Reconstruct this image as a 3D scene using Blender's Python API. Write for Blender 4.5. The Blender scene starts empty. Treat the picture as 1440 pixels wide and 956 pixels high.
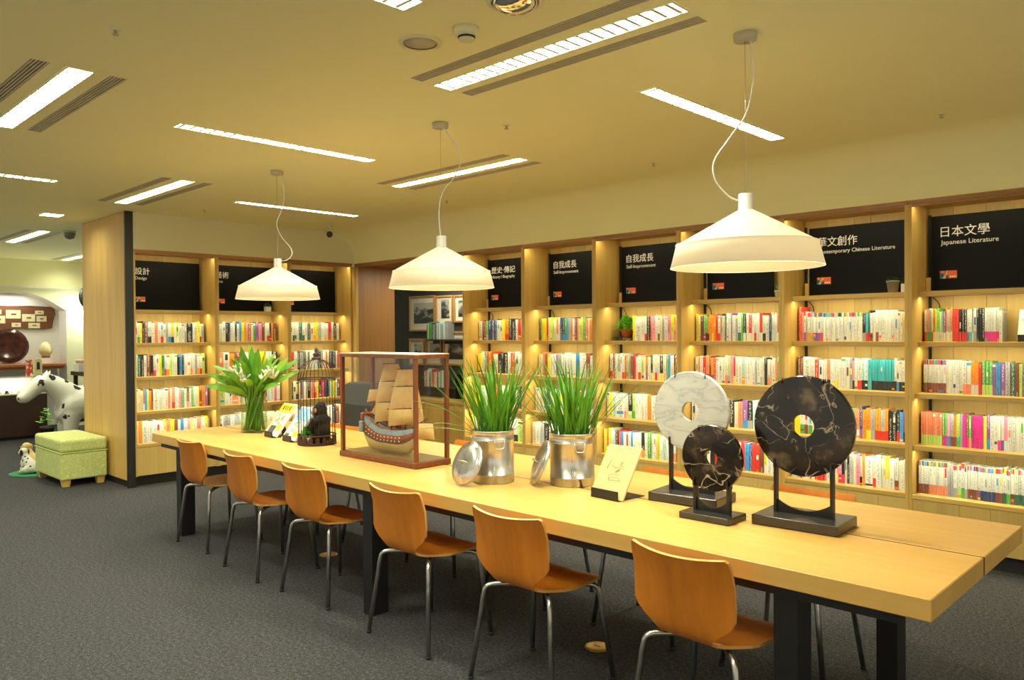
import bpy, bmesh, math, random
from mathutils import Vector, Matrix
R = math.radians
PI = math.pi
sc = bpy.context.scene
COL = sc.collection

# ------------------------------------------------------------------ camera
F_PX, YAW, PITCH, ROLL, CAM_H = 1098.01, 0.770591, -0.010568, -0.007414, 1.5228
def camera_axes():
    fw = Vector((-math.sin(YAW) * math.cos(PITCH), math.cos(YAW) * math.cos(PITCH), math.sin(PITCH)))
    rt = Vector((math.cos(YAW), math.sin(YAW), 0))
    up = rt.cross(fw)
    return rt * math.cos(ROLL) + up * math.sin(ROLL), -rt * math.sin(ROLL) + up * math.cos(ROLL), fw
cr, cu, cf = camera_axes()
cam_d = bpy.data.cameras.new('camera')
cam_d.sensor_width = 36
cam_d.lens = F_PX / 1440 * 36
cam_d.clip_start = 0.02
cam = bpy.data.objects.new('camera', cam_d)
COL.objects.link(cam)
cam.matrix_world = Matrix(((cr.x, cu.x, -cf.x, 0), (cr.y, cu.y, -cf.y, 0), (cr.z, cu.z, -cf.z, CAM_H), (0, 0, 0, 1)))
sc.camera = cam

# ------------------------------------------------------------------ light levels
sc.view_settings.view_transform = 'Standard'
sc.view_settings.look = 'None'
sc.view_settings.gamma = 1.0
sc.view_settings.use_curve_mapping = False
sc.view_settings.exposure = 0.13
W = bpy.data.worlds.new('World')
sc.world = W
W.use_nodes = True
W.node_tree.nodes['Background'].inputs[0].default_value = (1.0, 0.94, 0.74, 1)
W.node_tree.nodes['Background'].inputs[1].default_value = 0.85     # the rest of the lit shop floor, out of view
CEIL_W = 72.0        # recessed louvre lights
STRIP_W = 2.3        # shelf strips
PEND_W = 36.0         # pendant bulbs
PEND_C = (1.0, 0.88, 0.64)
CEIL_C = (1.0, 0.99, 0.78)
STRIP_C = (1.0, 0.92, 0.58)
sc.cycles.sample_clamp_indirect = 4.0
sc.cycles.caustics_reflective = False
sc.cycles.caustics_refractive = False
sc.cycles.max_bounces = 10

# ------------------------------------------------------------------ main sizes (metres)
YW, XLW = 5.577, -8.119          # front planes of the right and left bookcases
CE = 2.745                        # ceiling
TOPZ = 2.375                      # bookcase top
BAY = 0.8824
BX = [-6.143 + BAY * i for i in range(7)]
LW = 0.862
LY = [2.955 + LW * i for i in range(3)]
TZ = 0.75                         # table top

# ------------------------------------------------------------------ materials
def srgb(r, g, b):
    f = lambda c: (c / 255) / 12.92 if c / 255 <= 0.04045 else ((c / 255 + 0.055) / 1.055) ** 2.4
    return (f(r), f(g), f(b))
class NT:
    def __init__(s, name):
        s.m = bpy.data.materials.new(name)
        s.m.use_nodes = True
        s.t = s.m.node_tree
        s.b = s.t.nodes['Principled BSDF']
        s.out = s.t.nodes['Material Output']
    def n(s, typ, **kw):
        nd = s.t.nodes.new(typ)
        for k, v in kw.items():
            if k.startswith('i_'):
                nd.inputs[k[2:].replace('_', ' ')].default_value = v
            else:
                setattr(nd, k, v)
        return nd
    def l(s, a, b): s.t.links.new(a, b)
    def ramp(s, fac, stops):
        r = s.n('ShaderNodeValToRGB')
        e = r.color_ramp.elements
        while len(e) < len(stops): e.new(0.5)
        for el, (p, c) in zip(e, stops):
            el.position = p
            el.color = (*c, 1) if len(c) == 3 else c
        s.l(fac, r.inputs['Fac'])
        return r
    def coords(s, scale=(1, 1, 1), kind='Object', rot=(0, 0, 0)):
        tc = s.n('ShaderNodeTexCoord')
        mp = s.n('ShaderNodeMapping')
        mp.inputs['Scale'].default_value = scale
        mp.inputs['Rotation'].default_value = rot
        s.l(tc.outputs[kind], mp.inputs['Vector'])
        return mp.outputs['Vector']
    def bump(s, h, strength=0.2, dist=0.002):
        b = s.n('ShaderNodeBump')
        b.inputs['Strength'].default_value = strength
        b.inputs['Distance'].default_value = dist
        s.l(h, b.inputs['Height'])
        s.l(b.outputs['Normal'], s.b.inputs['Normal'])
    def rand(s): return s.n('ShaderNodeObjectInfo').outputs['Random']
    def set(s, **kw):
        for k, v in kw.items(): s.b.inputs[k.replace('_', ' ')].default_value = v
def plain(name, c, rough=0.5, metal=0.0, noise=0.06, spec=None, scale=18):
    t = NT(name)
    t.set(Roughness=rough, Metallic=metal)
    if spec is not None: t.b.inputs['Specular IOR Level'].default_value = spec
    n = t.n('ShaderNodeTexNoise', i_Scale=scale, i_Detail=3.0)
    t.l(t.coords(), n.inputs['Vector'])
    lo = tuple(max(0, x * (1 - noise)) for x in c); hi = tuple(min(1, x * (1 + noise)) for x in c)
    t.l(t.ramp(n.outputs['Fac'], [(0.3, lo), (0.7, hi)]).outputs['Color'], t.b.inputs['Base Color'])
    return t.m
def wood(name, c1, c2, axis=2, rough=0.45, grain=30, vary=0.12, coarse=2.2):
    """grain runs along the given local axis"""
    t = NT(name)
    t.set(Roughness=rough)
    s = [grain] * 3; s[axis] = grain * 0.035
    s2 = [coarse * 2.2] * 3; s2[axis] = coarse * 0.25
    add = t.n('ShaderNodeVectorMath', operation='ADD')
    mul = t.n('ShaderNodeVectorMath', operation='SCALE')
    comb = t.n('ShaderNodeCombineXYZ')
    rn = t.rand()
    for i in range(3): t.l(rn, comb.inputs[i])
    t.l(comb.outputs[0], mul.inputs[0]); mul.inputs['Scale'].default_value = 37.0
    tc = t.n('ShaderNodeTexCoord')
    t.l(tc.outputs['Object'], add.inputs[0]); t.l(mul.outputs[0], add.inputs[1])
    m1 = t.n('ShaderNodeMapping'); m1.inputs['Scale'].default_value = s
    m2 = t.n('ShaderNodeMapping'); m2.inputs['Scale'].default_value = s2
    t.l(add.outputs[0], m1.inputs['Vector']); t.l(add.outputs[0], m2.inputs['Vector'])
    n1 = t.n('ShaderNodeTexNoise', i_Scale=1.0, i_Detail=5.0, i_Distortion=0.4)
    n2 = t.n('ShaderNodeTexNoise', i_Scale=1.0, i_Detail=3.0, i_Distortion=1.2)
    t.l(m1.outputs[0], n1.inputs['Vector']); t.l(m2.outputs[0], n2.inputs['Vector'])
    mx = t.n('ShaderNodeMath', operation='MULTIPLY_ADD')
    t.l(n1.outputs['Fac'], mx.inputs[0]); mx.inputs[1].default_value = 0.45
    mh = t.n('ShaderNodeMath', operation='MULTIPLY'); t.l(n2.outputs['Fac'], mh.inputs[0]); mh.inputs[1].default_value = 0.55
    t.l(mh.outputs[0], mx.inputs[2])
    r = t.ramp(mx.outputs[0], [(0.32, c2), (0.66, c1)])
    hsv = t.n('ShaderNodeHueSaturation')
    mr = t.n('ShaderNodeMapRange'); mr.inputs['To Min'].default_value = 1 - vary; mr.inputs['To Max'].default_value = 1 + vary
    t.l(rn, mr.inputs['Value']); t.l(mr.outputs[0], hsv.inputs['Value'])
    t.l(r.outputs['Color'], hsv.inputs['Color'])
    t.l(hsv.outputs['Color'], t.b.inputs['Base Color'])
    t.bump(n1.outputs['Fac'], 0.08, 0.001)
    return t.m
M = {}
OAK1, OAK2 = (0.63, 0.425, 0.115), (0.49, 0.30, 0.065)
M['oak_x'] = wood('oak_along_x', OAK1, OAK2, 0)
M['oak_z'] = wood('oak_along_z', OAK1, OAK2, 2)
M['oak_back'] = wood('oak_back', (0.61, 0.44, 0.135), (0.49, 0.33, 0.088), 2, vary=0.10)
M['rail'] = wood('rail_wood', (0.40, 0.20, 0.065), (0.28, 0.13, 0.04), 0)
M['slab'] = wood('partition_wood', (0.70, 0.45, 0.125), (0.56, 0.335, 0.085), 2, vary=0.06)
M['jamb'] = wood('jamb_wood', (0.40, 0.19, 0.055), (0.29, 0.13, 0.036), 2, vary=0.06)
M['maple'] = wood('maple_top', (0.69, 0.42, 0.115), (0.57, 0.33, 0.078), 0, rough=0.35, grain=26, vary=0.03)
M['ply'] = wood('chair_ply', (0.58, 0.195, 0.014), (0.43, 0.125, 0.008), 2, rough=0.33, vary=0.08)
M['ply_edge'] = wood('chair_ply_edge', (0.66, 0.36, 0.09), (0.55, 0.28, 0.06), 0, rough=0.4)
M['mahogany'] = wood('mahogany', (0.20, 0.060, 0.020), (0.12, 0.032, 0.010), 2, rough=0.3)
M['steel'] = plain('chair_steel', (0.42, 0.41, 0.38), 0.28, 1.0, 0.1)
M['black_metal'] = plain('black_metal', (0.012, 0.012, 0.013), 0.4, 0.2)
M['black_edge'] = plain('black_laminate', (0.011, 0.010, 0.009), 0.5)
M['rubber'] = plain('black_rubber', (0.01, 0.01, 0.01), 0.7)
M['white_enamel'] = plain('white_enamel', (0.80, 0.79, 0.74), 0.35)
M['grille'] = plain('vent_grey', (0.52, 0.47, 0.34), 0.5)
M['dark'] = plain('dark_void', (0.02, 0.02, 0.02), 0.8)
M['wire'] = plain('steel_wire', (0.55, 0.53, 0.48), 0.35, 0.8)
M['cord'] = plain('white_cord', (0.85, 0.84, 0.78), 0.45)
M['sign'] = plain('sign_black', (0.002, 0.002, 0.002), 0.45, spec=0.12)
M['sign_text'] = plain('sign_lettering', (0.85, 0.84, 0.78), 0.5)
M['logo_orange'] = plain('logo_orange', (0.80, 0.13, 0.02), 0.5)
M['terracotta'] = plain('terracotta', (0.45, 0.13, 0.035), 0.8)
M['concrete'] = plain('concrete_pot', (0.38, 0.34, 0.26), 0.85, noise=0.15)
M['white_pot'] = plain('white_pot', (0.80, 0.79, 0.73), 0.4)
M['soil'] = plain('soil', (0.03, 0.02, 0.012), 0.95)
M['brass'] = plain('brass', (0.55, 0.36, 0.07), 0.35, 0.9, 0.15)
M['paper'] = plain('page_paper', (0.80, 0.75, 0.60), 0.8)
M['kraft'] = plain('kraft_board', (0.66, 0.46, 0.21), 0.7, noise=0.05)
M['ink'] = plain('dark_ink', (0.12, 0.09, 0.05), 0.8)
M['charcoal'] = plain('charcoal_wall', (0.035, 0.032, 0.028), 0.7)
M['frame_wood'] = wood('frame_wood', (0.50, 0.27, 0.09), (0.38, 0.19, 0.06), 2)
M['mat_board'] = plain('mat_board', (0.74, 0.69, 0.55), 0.8)
M['dark_wood'] = wood('dark_wood', (0.05, 0.022, 0.016), (0.03, 0.013, 0.010), 0, rough=0.35)
M['red_wood'] = wood('red_wood', (0.42, 0.15, 0.05), (0.30, 0.09, 0.03), 1, rough=0.35)
M['board_wood'] = wood('board_wood', (0.22, 0.085, 0.03), (0.14, 0.05, 0.018), 1, rough=0.5)
M['card'] = plain('cream_card', (0.70, 0.62, 0.34), 0.8, noise=0.12)
M['grey_cloth'] = plain('grey_cloth', (0.055, 0.052, 0.048), 0.9)
M['chrome'] = plain('chrome', (0.75, 0.73, 0.66), 0.08, 1.0, 0.02)

def mat_carpet():
    t = NT('carpet'); t.set(Roughness=0.95); t.b.inputs['Specular IOR Level'].default_value = 0.1
    v = t.coords((1, 1, 1))
    a = t.n('ShaderNodeTexNoise', i_Scale=160.0, i_Detail=2.0); b = t.n('ShaderNodeTexNoise', i_Scale=55.0, i_Detail=4.0)
    c = t.n('ShaderNodeTexNoise', i_Scale=1.1, i_Detail=2.0)
    for x in (a, b, c): t.l(v, x.inputs['Vector'])
    m = t.n('ShaderNodeMath', operation='MULTIPLY_ADD'); t.l(a.outputs['Fac'], m.inputs[0]); m.inputs[1].default_value = 0.6
    m2 = t.n('ShaderNodeMath', operation='MULTIPLY'); t.l(b.outputs['Fac'], m2.inputs[0]); m2.inputs[1].default_value = 0.4
    t.l(m2.outputs[0], m.inputs[2])
    r = t.ramp(m.outputs[0], [(0.36, (0.016, 0.016, 0.017)), (0.52, (0.048, 0.048, 0.050)), (0.66, (0.105, 0.104, 0.104))])
    t.l(r.outputs['Color'], t.b.inputs['Base Color'])
    t.bump(m.outputs[0], 0.6, 0.006)
    return t.m
M['carpet'] = mat_carpet()
def mat_paint(name, c, rough=0.85):
    t = NT(name); t.set(Roughness=rough)
    n = t.n('ShaderNodeTexNoise', i_Scale=2.0, i_Detail=4.0); t.l(t.coords(), n.inputs['Vector'])
    t.l(t.ramp(n.outputs['Fac'], [(0.3, tuple(x * 0.98 for x in c)), (0.7, c)]).outputs['Color'], t.b.inputs['Base Color'])
    return t.m
M['ceiling'] = mat_paint('ceiling_paint', (0.94, 0.91, 0.52))
M['wall'] = mat_paint('wall_paint', (0.80, 0.76, 0.50))
M['far_wall'] = mat_paint('far_wall_paint', (0.78, 0.78, 0.52))
M['niche'] = mat_paint('niche_paint', (0.80, 0.79, 0.72))
def mat_shade():
    t = NT('lamp_shade'); 
    d = t.n('ShaderNodeBsdfDiffuse'); d.inputs['Color'].default_value = (0.90, 0.87, 0.76, 1)
    tr = t.n('ShaderNodeBsdfTranslucent'); tr.inputs['Color'].default_value = (0.92, 0.86, 0.70, 1)
    n = t.n('ShaderNodeTexNoise', i_Scale=40.0, i_Detail=2.0); t.l(t.coords(), n.inputs['Vector'])
    bp = t.n('ShaderNodeBump', i_Strength=0.05, i_Distance=0.001); t.l(n.outputs['Fac'], bp.inputs['Height']); t.l(bp.outputs[0], d.inputs['Normal'])
    mx = t.n('ShaderNodeMixShader'); mx.inputs[0].default_value = 0.42
    t.l(d.outputs[0], mx.inputs[1]); t.l(tr.outputs[0], mx.inputs[2]); t.l(mx.outputs[0], t.out.inputs['Surface'])
    return t.m
M['shade'] = mat_shade()
def mat_added_lining():
    t = NT('added_shade_lining')  # added layer; its dark tan dims how bright the shade's inside looks
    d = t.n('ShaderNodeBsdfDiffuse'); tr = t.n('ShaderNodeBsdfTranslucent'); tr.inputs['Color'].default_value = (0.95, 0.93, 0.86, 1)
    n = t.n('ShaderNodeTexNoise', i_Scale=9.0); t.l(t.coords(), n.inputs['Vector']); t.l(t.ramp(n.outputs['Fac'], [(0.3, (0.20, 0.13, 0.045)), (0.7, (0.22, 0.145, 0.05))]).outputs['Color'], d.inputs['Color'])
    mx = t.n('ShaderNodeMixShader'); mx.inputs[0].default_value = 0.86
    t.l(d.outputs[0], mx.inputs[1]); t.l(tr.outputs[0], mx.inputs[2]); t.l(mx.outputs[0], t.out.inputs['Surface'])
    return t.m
M['lining'] = mat_added_lining()
def mat_glass(name, tint=(0.97, 0.98, 0.95), refl=0.014, rough=0.02):
    t = NT(name)
    tr = t.n('ShaderNodeBsdfTransparent'); tr.inputs[0].default_value = (*tint, 1)
    g = t.n('ShaderNodeBsdfGlossy'); g.inputs['Roughness'].default_value = rough
    lw = t.n('ShaderNodeLayerWeight'); pw = t.n('ShaderNodeMath', operation='POWER'); pw.inputs[1].default_value = 3.5
    t.l(lw.outputs['Facing'], pw.inputs[0])
    fr = t.n('ShaderNodeMath', operation='MULTIPLY_ADD'); fr.inputs[1].default_value = 0.55; fr.inputs[2].default_value = refl * 0.6
    t.l(pw.outputs[0], fr.inputs[0])
    n = t.n('ShaderNodeTexNoise', i_Scale=3.0); t.l(t.coords(), n.inputs['Vector'])
    mr = t.n('ShaderNodeMapRange'); mr.inputs['To Min'].default_value = rough * 0.8; mr.inputs['To Max'].default_value = rough * 1.2
    t.l(n.outputs['Fac'], mr.inputs['Value']); t.l(mr.outputs[0], g.inputs['Roughness'])
    mx = t.n('ShaderNodeMixShader')
    t.l(fr.outputs[0], mx.inputs[0]); t.l(tr.outputs[0], mx.inputs[1]); t.l(g.outputs[0], mx.inputs[2]); t.l(mx.outputs[0], t.out.inputs['Surface'])
    return t.m
M['glass'] = mat_glass('pane_glass', (0.98, 0.985, 0.97))
M['vase_glass'] = mat_glass('vase_glass', (0.92, 0.97, 0.92))
M['water'] = mat_glass('vase_water', (0.88, 0.94, 0.84))
def mat_galv():
    t = NT('galvanised'); t.set(Metallic=1.0)
    v = t.n('ShaderNodeTexVoronoi', i_Scale=28.0); n = t.n('ShaderNodeTexNoise', i_Scale=7.0, i_Detail=5.0)
    c = t.coords(); t.l(c, v.inputs['Vector']); t.l(t.coords((3, 3, 0.6)), n.inputs['Vector'])
    t.l(t.ramp(n.outputs['Fac'], [(0.3, (0.52, 0.52, 0.50)), (0.7, (0.86, 0.86, 0.84))]).outputs['Color'], t.b.inputs['Base Color'])
    mr = t.n('ShaderNodeMapRange'); mr.inputs['To Min'].default_value = 0.22; mr.inputs['To Max'].default_value = 0.36
    t.l(n.outputs['Fac'], mr.inputs['Value']); t.l(mr.outputs[0], t.b.inputs['Roughness'])
    return t.m
M['galv'] = mat_galv()
def mat_leaf(name, c1, c2, rough=0.45, trans=0.25):
    t = NT(name); t.set(Roughness=rough)
    n = t.n('ShaderNodeTexNoise', i_Scale=14.0, i_Detail=2.0); t.l(t.coords((1, 1, 0.3)), n.inputs['Vector'])
    add = t.n('ShaderNodeMath', operation='MULTIPLY_ADD'); t.l(t.rand(), add.inputs[0]); add.inputs[1].default_value = 0.5; 
    sub = t.n('ShaderNodeMath', operation='SUBTRACT'); t.l(n.outputs['Fac'], sub.inputs[0]); sub.inputs[1].default_value = 0.25
    t.l(sub.outputs[0], add.inputs[2])
    r = t.ramp(add.outputs[0], [(0.2, c1), (0.8, c2)])
    t.l(r.outputs['Color'], t.b.inputs['Base Color'])
    tr = t.n('ShaderNodeBsdfTranslucent'); t.l(r.outputs['Color'], tr.inputs['Color'])
    mx = t.n('ShaderNodeMixShader'); mx.inputs[0].default_value = trans
    t.l(t.b.outputs[0], mx.inputs[1]); t.l(tr.outputs[0], mx.inputs[2]); t.l(mx.outputs[0], t.out.inputs['Surface'])
    return t.m
M['grass'] = mat_leaf('grass_blade', (0.025, 0.13, 0.006), (0.12, 0.36, 0.018))
M['lily_leaf'] = mat_leaf('lily_leaf', (0.05, 0.22, 0.014), (0.22, 0.46, 0.04))
M['stem'] = mat_leaf('lily_stem', (0.10, 0.28, 0.02), (0.24, 0.46, 0.06))
M['petal'] = mat_leaf('lily_petal', (0.84, 0.86, 0.62), (0.92, 0.92, 0.80))
M['bush'] = mat_leaf('bushy_leaf', (0.07, 0.34, 0.015), (0.24, 0.62, 0.05))
M['succulent'] = mat_leaf('succulent', (0.03, 0.10, 0.02), (0.09, 0.22, 0.04))
def mat_black_marble():
    t = NT('black_marble'); t.set(Roughness=0.12)
    co = t.coords((1, 1, 1))
    w = t.n('ShaderNodeTexNoise', i_Scale=5.0, i_Detail=4.0); t.l(co, w.inputs['Vector'])
    mixv = t.n('ShaderNodeMix', data_type='VECTOR'); mixv.inputs['Factor'].default_value = 0.16
    add = t.n('ShaderNodeVectorMath', operation='ADD'); t.l(co, add.inputs[0])
    off = t.n('ShaderNodeVectorMath', operation='SCALE'); t.l(w.outputs['Color'], off.inputs[0]); off.inputs['Scale'].default_value = 0.06
    t.l(off.outputs[0], add.inputs[1])
    oi = t.n('ShaderNodeVectorMath', operation='SCALE'); cmb = t.n('ShaderNodeCombineXYZ'); rn = t.rand()
    for i in range(3): t.l(rn, cmb.inputs[i])
    t.l(cmb.outputs[0], oi.inputs[0]); oi.inputs['Scale'].default_value = 19.0
    add2 = t.n('ShaderNodeVectorMath', operation='ADD'); t.l(add.outputs[0], add2.inputs[0]); t.l(oi.outputs[0], add2.inputs[1])
    def ridge(scale, width, lo, hi, mscale):
        n = t.n('ShaderNodeTexNoise', i_Scale=scale, i_Detail=3.0, i_Roughness=0.45, i_Distortion=0.6); t.l(add2.outputs[0], n.inputs['Vector'])
        a_ = t.n('ShaderNodeMath', operation='SUBTRACT'); t.l(n.outputs['Fac'], a_.inputs[0]); a_.inputs[1].default_value = 0.5
        b_ = t.n('ShaderNodeMath', operation='ABSOLUTE'); t.l(a_.outputs[0], b_.inputs[0])
        rmp = t.ramp(b_.outputs[0], [(0.0, (1, 1, 1)), (width, (0, 0, 0))])
        k = t.n('ShaderNodeTexNoise', i_Scale=mscale, i_Detail=1.0); t.l(add2.outputs[0], k.inputs['Vector'])
        km = t.ramp(k.outputs['Fac'], [(lo, (0, 0, 0)), (hi, (1, 1, 1))])
        m_ = t.n('ShaderNodeMath', operation='MULTIPLY'); t.l(rmp.outputs['Color'], m_.inputs[0]); t.l(km.outputs['Color'], m_.inputs[1])
        return m_
    r1 = ridge(5.0, 0.007, 0.38, 0.54, 9.0); r2 = ridge(11.0, 0.010, 0.44, 0.60, 13.0)
    mul = t.n('ShaderNodeMath', operation='MAXIMUM'); t.l(r1.outputs[0], mul.inputs[0]); t.l(r2.outputs[0], mul.inputs[1])
    bn = t.n('ShaderNodeTexNoise', i_Scale=11.0, i_Detail=6.0); t.l(add2.outputs[0], bn.inputs['Vector'])
    base = t.ramp(bn.outputs['Fac'], [(0.42, (0.010, 0.008, 0.006)), (0.60, (0.030, 0.021, 0.013)), (0.74, (0.16, 0.12, 0.075))])
    mx = t.n('ShaderNodeMix', data_type='RGBA'); t.l(mul.outputs[0], mx.inputs['Factor'])
    t.l(base.outputs['Color'], mx.inputs['A']); mx.inputs['B'].default_value = (0.46, 0.40, 0.28, 1)
    t.l(mx.outputs['Result'], t.b.inputs['Base Color'])
    return t.m
M['black_marble'] = mat_black_marble()
def mat_white_marble():
    t = NT('white_marble'); t.set(Roughness=0.2)
    n = t.n('ShaderNodeTexNoise', i_Scale=8.0, i_Detail=9.0, i_Distortion=0.5); t.l(t.coords((0.7, 1.9, 1), rot=(0, 0, 0.5)), n.inputs['Vector'])
    a = t.n('ShaderNodeMath', operation='SUBTRACT'); t.l(n.outputs['Fac'], a.inputs[0]); a.inputs[1].default_value = 0.5
    b = t.n('ShaderNodeMath', operation='ABSOLUTE'); t.l(a.outputs[0], b.inputs[0])
    t.l(t.ramp(b.outputs[0], [(0.0, (0.36, 0.38, 0.37)), (0.02, (0.45, 0.47, 0.44)), (0.10, (0.51, 0.53, 0.485))]).outputs['Color'], t.b.inputs['Base Color'])
    return t.m
M['white_marble'] = mat_white_marble()
M['stand_black'] = plain('stand_base', (0.035, 0.033, 0.028), 0.22)
def mat_book():
    t = NT('book_cover'); t.set(Roughness=0.42)
    at = t.n('ShaderNodeAttribute', attribute_name='col'); ik = t.n('ShaderNodeAttribute', attribute_name='ink')
    uv = t.n('ShaderNodeUVMap', uv_map='UVMap')
    sx = t.n('ShaderNodeSeparateXYZ'); t.l(uv.outputs[0], sx.inputs[0])
    # printed title: a column of small marks down the middle of the spine
    mp = t.n('ShaderNodeMapping'); mp.inputs['Scale'].default_value = (4.0, 105.0, 1); t.l(uv.outputs[0], mp.inputs['Vector'])
    n = t.n('ShaderNodeTexNoise', i_Scale=1.0, i_Detail=2.0); t.l(mp.outputs[0], n.inputs['Vector'])
    g = t.n('ShaderNodeMath', operation='GREATER_THAN'); t.l(n.outputs['Fac'], g.inputs[0]); g.inputs[1].default_value = 0.515
    c = t.n('ShaderNodeMath', operation='COMPARE'); t.l(sx.outputs[0], c.inputs[0]); c.inputs[1].default_value = 0.5; c.inputs[2].default_value = 0.22
    mp2 = t.n('ShaderNodeMapping'); mp2.inputs['Scale'].default_value = (0.0, 4.0, 1); t.l(uv.outputs[0], mp2.inputs['Vector'])
    n2 = t.n('ShaderNodeTexNoise', i_Scale=1.0, i_Detail=0.0); t.l(mp2.outputs[0], n2.inputs['Vector'])
    g2 = t.n('ShaderNodeMath', operation='GREATER_THAN'); t.l(n2.outputs['Fac'], g2.inputs[0]); g2.inputs[1].default_value = 0.44
    m = t.n('ShaderNodeMath', operation='MULTIPLY'); t.l(g.outputs[0], m.inputs[0]); t.l(c.outputs[0], m.inputs[1])
    m2 = t.n('ShaderNodeMath', operation='MULTIPLY'); t.l(m.outputs[0], m2.inputs[0]); t.l(g2.outputs[0], m2.inputs[1])
    mf = t.n('ShaderNodeMath', operation='MULTIPLY'); t.l(m2.outputs[0], mf.inputs[0]); mf.inputs[1].default_value = 0.6
    mx = t.n('ShaderNodeMix', data_type='RGBA'); t.l(mf.outputs[0], mx.inputs['Factor'])
    t.l(at.outputs['Color'], mx.inputs['A']); t.l(ik.outputs['Color'], mx.inputs['B'])
    t.l(mx.outputs['Result'], t.b.inputs['Base Color'])
    return t.m
M['book'] = mat_book()
def mat_spots():
    t = NT('spotted_fur'); t.set(Roughness=0.6)
    w = t.n('ShaderNodeTexNoise', i_Scale=14.0, i_Detail=2.0)
    co = t.coords(); t.l(co, w.inputs['Vector'])
    sc_ = t.n('ShaderNodeVectorMath', operation='SCALE'); t.l(w.outputs['Color'], sc_.inputs[0]); sc_.inputs['Scale'].default_value = 0.09
    ad = t.n('ShaderNodeVectorMath', operation='ADD'); t.l(co, ad.inputs[0]); t.l(sc_.outputs[0], ad.inputs[1])
    v = t.n('ShaderNodeTexVoronoi', i_Scale=6.0); t.l(ad.outputs[0], v.inputs['Vector'])
    t.l(t.ramp(v.outputs['Distance'], [(0.235, (0.012, 0.011, 0.01)), (0.26, (0.74, 0.72, 0.60))]).outputs['Color'], t.b.inputs['Base Color'])
    return t.m
M['spots'] = mat_spots()
def mat_ottoman():
    t = NT('ottoman_fabric'); t.set(Roughness=0.9)
    n = t.n('ShaderNodeTexNoise', i_Scale=16.0, i_Detail=1.0, i_Distortion=2.2); t.l(t.coords(), n.inputs['Vector'])
    a = t.n('ShaderNodeMath', operation='SUBTRACT'); t.l(n.outputs['Fac'], a.inputs[0]); a.inputs[1].default_value = 0.5
    b = t.n('ShaderNodeMath', operation='ABSOLUTE'); t.l(a.outputs[0], b.inputs[0])
    t.l(t.ramp(b.outputs[0], [(0.0, (0.72, 0.78, 0.36)), (0.05, (0.52, 0.60, 0.19))]).outputs['Color'], t.b.inputs['Base Color'])
    return t.m
M['ottoman'] = mat_ottoman()
def mat_photo(seed):
    t = NT('black_white_photo'); t.set(Roughness=0.5)
    add = t.n('ShaderNodeVectorMath', operation='ADD'); add.inputs[1].default_value = (seed * 3.7, seed * 1.3, seed * 2.1)
    t.l(t.coords((7, 7, 12)), add.inputs[0])
    n = t.n('ShaderNodeTexNoise', i_Scale=1.0, i_Detail=6.0); t.l(add.outputs[0], n.inputs['Vector'])
    sx = t.n('ShaderNodeSeparateXYZ'); t.l(t.coords(), sx.inputs[0])
    m = t.n('ShaderNodeMath', operation='MULTIPLY_ADD'); t.l(sx.outputs['Z'], m.inputs[0]); m.inputs[1].default_value = 1.6; t.l(n.outputs['Fac'], m.inputs[2])
    t.l(t.ramp(m.outputs[0], [(0.42, (0.02, 0.02, 0.02)), (0.52, (0.16, 0.155, 0.14)), (0.60, (0.42, 0.40, 0.34))]).outputs['Color'], t.b.inputs['Base Color'])
    return t.m
def mat_print(name, cols, scale=18):
    t = NT(name); t.set(Roughness=0.4)
    v = t.n('ShaderNodeTexVoronoi', i_Scale=float(scale)); t.l(t.coords((1, 1, 1)), v.inputs['Vector'])
    sep = t.n('ShaderNodeSeparateColor'); t.l(v.outputs['Color'], sep.inputs[0])
    k = len(cols)
    r = t.ramp(sep.outputs[0], [(i / k, c) for i, c in enumerate(cols)]); r.color_ramp.interpolation = 'CONSTANT'
    t.l(r.outputs['Color'], t.b.inputs['Base Color'])
    return t.m

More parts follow.
